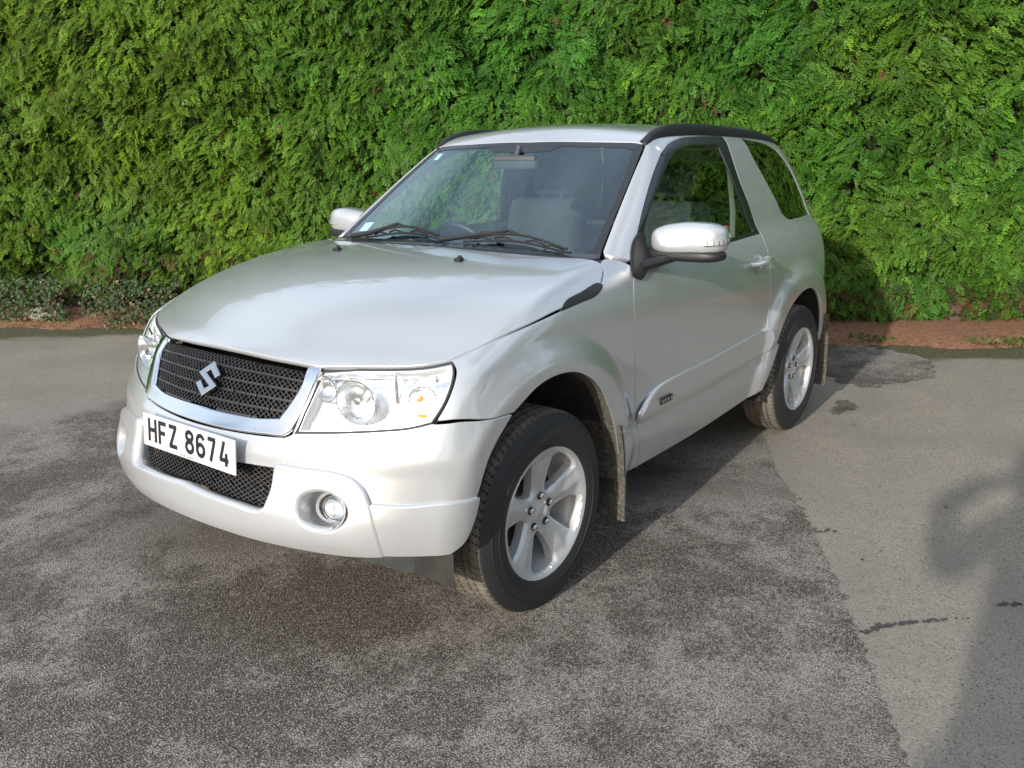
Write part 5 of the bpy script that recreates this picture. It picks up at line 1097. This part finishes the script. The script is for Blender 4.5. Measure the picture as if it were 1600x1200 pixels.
# needle litter, fallen scraps and small weeds
def flat_scatter(name, n, srange, drange, z0, size, cols, m, label, cat, tmpl, up=.35, weight=None):
    s = rng.uniform(*srange, n); d = rng.uniform(*drange, n)
    if weight: k = weight(s, d); s, d = s[k], d[k]; n = len(s)
    xy = HP + HT * s[:, None] + HN * d[:, None]; P = np.column_stack([xy, z0 + .05 * np.clip(-d, 0, .5) + rng.uniform(0, .012, n)]); a = rng.uniform(0, 2 * PI, n)
    X = np.column_stack([np.cos(a), np.sin(a), rng.normal(0, up, n)]); Nn = np.column_stack([rng.normal(0, .4, n), rng.normal(0, .4, n), np.ones(n)]); c = np.array(cols)[rng.integers(0, len(cols), n)] * rng.uniform(.6, 1.35, n)[:, None]
    o = scatter(name, P, X, Nn, size * rng.uniform(.5, 1.4, n), c, tmpl, m); tag(o, label, cat, kind='stuff'); return o
needle = np.array([[(0, -.05, 0), (1, 0, .05), (0, .05, 0)], [(.3, 0, 0), (.8, .3, .05), (.4, .05, 0)]])
flat_scatter('leaf_litter', 16000, (-10, 4.5), (-.55, .07), .012, .045, [(.36, .15, .07), (.24, .10, .05), (.42, .24, .12), (.14, .06, .035)], leaf_material('litter', .1, .9), 'reddish brown dead needles lying along the foot of the hedge', 'leaf litter', [needle])
wk = lambda s, d: (vnoise(np.stack([s, d * 2], 1) + 11, 41, .45) > .70)
flat_scatter('ground_weeds', 9000, (-1.2, 4.5), (-.22, .06), .012, .035, [(.10, .15, .03), (.14, .17, .035), (.06, .11, .02)], leaf_material('weed_leaf', .3, .6), 'small bright green weeds creeping over the litter at the hedge foot right of the car', 'weeds', [ivy_leaf()], .9, wk)
# bits of debris on the tarmac
n = 90; x = rng.uniform(-4.4, -.2, n); y = rng.uniform(1.0, 3.2, n); P = np.column_stack([x, y, np.full(n, .006)]); a = rng.normal(R(30), .5, n)
P2 = np.column_stack([rng.uniform(-1.6, 1.3, 26), rng.uniform(-4.5, -1.2, 26), np.full(26, .009)]); P = np.vstack([P, P2]); a = np.append(a, rng.uniform(0, 6, 26)); n = len(P)
o = scatter('leaf_scraps', P, np.column_stack([np.cos(a), np.sin(a), rng.normal(0, .08, n)]), np.column_stack([rng.normal(0, .2, n), rng.normal(0, .2, n), np.ones(n)]), rng.uniform(.006, .022, n), np.array([(.05, .035, .025), (.09, .06, .035), (.20, .10, .05)])[rng.integers(0, 3, n)], [ivy_leaf(), needle * [1, 2, 1]], leaf_material('scraps', .1, .9))
tag(o, 'tiny dark scraps of leaf and twig scattered over the tarmac', 'leaf litter', kind='stuff')
# ------------------------------------------------------------------ trees across the yard, mirrored in the paint and glass
def tree(c, h, cr_, seed, label):
    r = random.Random(seed); root = empty('broadleaf_tree', c); tag(root, label, 'tree', 'trees across the yard'); mb = MB()
    mb.tube([(0, 0, 0), (.08, .05, h * .3), (.0, .1, h * .62), (.05, 0, h * .9)], [.26, .20, .12, .04], 12)
    cl = []
    for i in range(46):
        a = r.uniform(0, 2 * PI); t = r.uniform(.30, 1); rr = cr_ * math.sin(PI * min(1, (t - .15) / .95)) ** .6 * r.uniform(.35, 1); e = Vector((rr * math.cos(a), rr * math.sin(a), h * t)); b = Vector((0, .05, h * t * .72)); cl.append(e)
        mb.tube([b, (b + e) / 2 + Vector((0, 0, .1)), e], [.06, .035, .012], 6)
    mb.build('trunk', bark, root); g = np.random.default_rng(seed); cl = np.array([tuple(v) for v in cl]); n = 5200; k = g.integers(0, len(cl), n); P = cl[k] + g.normal(0, .42, (n, 3)); X = g.normal(0, 1, (n, 3)); X[:, 2] -= .4
    ti = np.array([.055, .105, .022]) * g.uniform(.5, 1.5, (n, 1)); scatter('crown', P, X, g.normal(0, 1, (n, 3)), g.uniform(.14, .26, n), ti, [ivy_leaf()], ML, root)
for i, (c, h, w_, lb) in enumerate((((-3.5, 12.0, 0), 7.0, 2.8, 'tall broadleaf tree across the yard'), ((1.5, 13.0, 0), 6.0, 2.6, 'rounded broadleaf tree across the yard'), ((-8.5, 11.5, 0), 7.5, 3.0, 'spreading broadleaf tree across the yard'), ((6.5, 12.5, 0), 6.5, 2.6, 'slim broadleaf tree across the yard'))): tree(c, h, w_, 50 + i, lb)
# ------------------------------------------------------------------ the photographer, whose shadow falls on the tarmac at the right
def skin(name, verts, edges, m, parent=None, sub=2, root=0):
    me = bpy.data.meshes.new(name); me.from_pydata([v[:3] for v in verts], edges, []); o = link(name, me, m, parent)
    md = o.modifiers.new('skin', 'SKIN'); md.use_smooth_shade = True; md.branch_smoothing = .6
    lay = me.skin_vertices[0] if me.skin_vertices else None
    if lay is None:
        bm = bmesh.new(); bm.from_mesh(me); bm.verts.layers.skin.verify(); bm.to_mesh(me); bm.free(); lay = me.skin_vertices[0]
    for i, v in enumerate(verts): r_ = v[3]; lay.data[i].radius = (r_, v[4] if len(v) > 4 else r_); lay.data[i].use_root = (i == root)
    s = o.modifiers.new('sub', 'SUBSURF'); s.levels = sub; s.render_levels = sub; return o
fw = Vector((-.795, -.606, 0)); rt = Vector((-.606, .795, 0)); base = Vector((CAMP.x, CAMP.y, 0)) - fw * .50
def W(a, f, z): p = base + rt * (a - SH * (1 - sstep(.36, .44, f))) + fw * f; return (p.x, p.y, z)
SH = .28                                     # the body stands a little left of the held-out camera
skin_m = mat('skin_tone', (.46, .28, .20), .55); coat_m = mat('navy_jacket', (.035, .045, .07), .8, bump=(120, .4, .002)); jean_m = mat('dark_jeans', (.04, .05, .08), .85, bump=(300, .4, .001)); hair_m = mat('brown_hair', (.05, .03, .02), .7, bump=(200, .8, .003)); shoe_m = mat('shoe_leather', (.03, .02, .015), .5)
B = [(*W(0, 0, .97), .13, .11), (*W(0, .01, 1.15), .13, .10), (*W(0, .0, 1.32), .15, .11), (*W(0, .0, 1.45), .08, .07), (*W(0, .02, 1.53), .058), (*W(0, .05, 1.60), .085, .09), (*W(0, .045, 1.69), .088, .098), (*W(0, .03, 1.76), .060)]
E_ = [(i, i + 1) for i in range(7)]
for s in (1, -1):
    k = len(B); B += [(*W(.17 * s, 0, 1.40), .065), (*W(.26 * s, .10, 1.27), .048), (*W(.24 * s, .30, 1.42), .038), (*W(.095 * s, .43, 1.475), .028), (*W(.075 * s, .47, 1.515), .030, .018)]; E_ += [(3, k), (k, k+1), (k+1, k+2), (k+2, k+3), (k+3, k+4)]
    for j, (da, dz, ln) in enumerate(((-.0, .040, .072), (.004, .022, .080), (.006, .004, .076), (.004, -.014, .062))):
        n = len(B); B += [(*W((.072 - da) * s, .495, 1.512 + dz * .8), .0095), (*W((.058) * s, .475 + ln * .55, 1.515 + dz), .0088), (*W((.040) * s, .468 + ln * .62, 1.515 + dz), .0078)]; E_ += [(k+4, n), (n, n+1), (n+1, n+2)]
    n = len(B); B += [(*W(.060 * s, .465, 1.495), .010), (*W(.045 * s, .455, 1.500), .009), (*W(.034 * s, .455, 1.512), .008)]; E_ += [(k+4, n), (n, n+1), (n+1, n+2)]
    k = len(B); B += [(*W(.10 * s, .0, .88), .085), (*W(.13 * s, .02, .50), .058), (*W(.14 * s, -.02, .10), .042), (*W(.15 * s, .10, .04), .035)]; E_ += [(0, k), (k, k+1), (k+1, k+2), (k+2, k+3)]
person = skin('person', B, E_, skin_m); tag(person, 'person in a navy jacket taking the photograph, casting the shadow on the right-hand tarmac', 'person')
J = [(*W(0, 0, .88), .19, .15), (*W(0, 0, 1.08), .18, .14), (*W(0, 0, 1.28), .20, .145), (*W(0, 0, 1.42), .12, .10), (*W(0, .01, 1.50), .075)]; JE = [(0, 1), (1, 2), (2, 3), (3, 4)]
for s in (1, -1): k = len(J); J += [(*W(.18 * s, 0, 1.39), .085), (*W(.265 * s, .10, 1.265), .078), (*W(.22 * s, .29, 1.40), .062), (*W(.115 * s, .40, 1.47), .046)]; JE += [(3, k), (k, k+1), (k+1, k+2), (k+2, k+3)]
skin('jacket', J, JE, coat_m, person)
T_ = [(*W(0, 0, .95), .165, .13)]; TE = []
for s in (1, -1): k = len(T_); T_ += [(*W(.10 * s, 0, .84), .105), (*W(.13 * s, .02, .48), .078), (*W(.14 * s, -.02, .09), .066)]; TE += [(0, k), (k, k+1), (k+1, k+2)]
skin('trousers', T_, TE, jean_m, person)
for s in (1, -1): skin('shoe', [(*W(.14 * s, -.04, .055), .050), (*W(.145 * s, .06, .045), .046), (*W(.155 * s, .17, .035), .038)], [(0, 1), (1, 2)], shoe_m, person)
skin('hair', [(*W(0, -.02, 1.66), .080), (*W(0, .0, 1.73), .098), (*W(0, .045, 1.785), .070)], [(0, 1), (1, 2)], hair_m, person)
mb = MB(); q = Vector((CAMP.x, CAMP.y, 1.545)) - fw * .030
mb.box(q, (.022, .100, .060), Matrix.Rotation(math.atan2(-fw.y, -fw.x), 3, 'Z'), .006); mb.lathe([(0, 0), (.020, 0), (.022, -.012), (.022, -.02)], q + fw * .022, fw, 24); tag(mb.build('compact_camera', MAT['black']), 'small black compact camera held up in both hands of the photographer', 'camera')
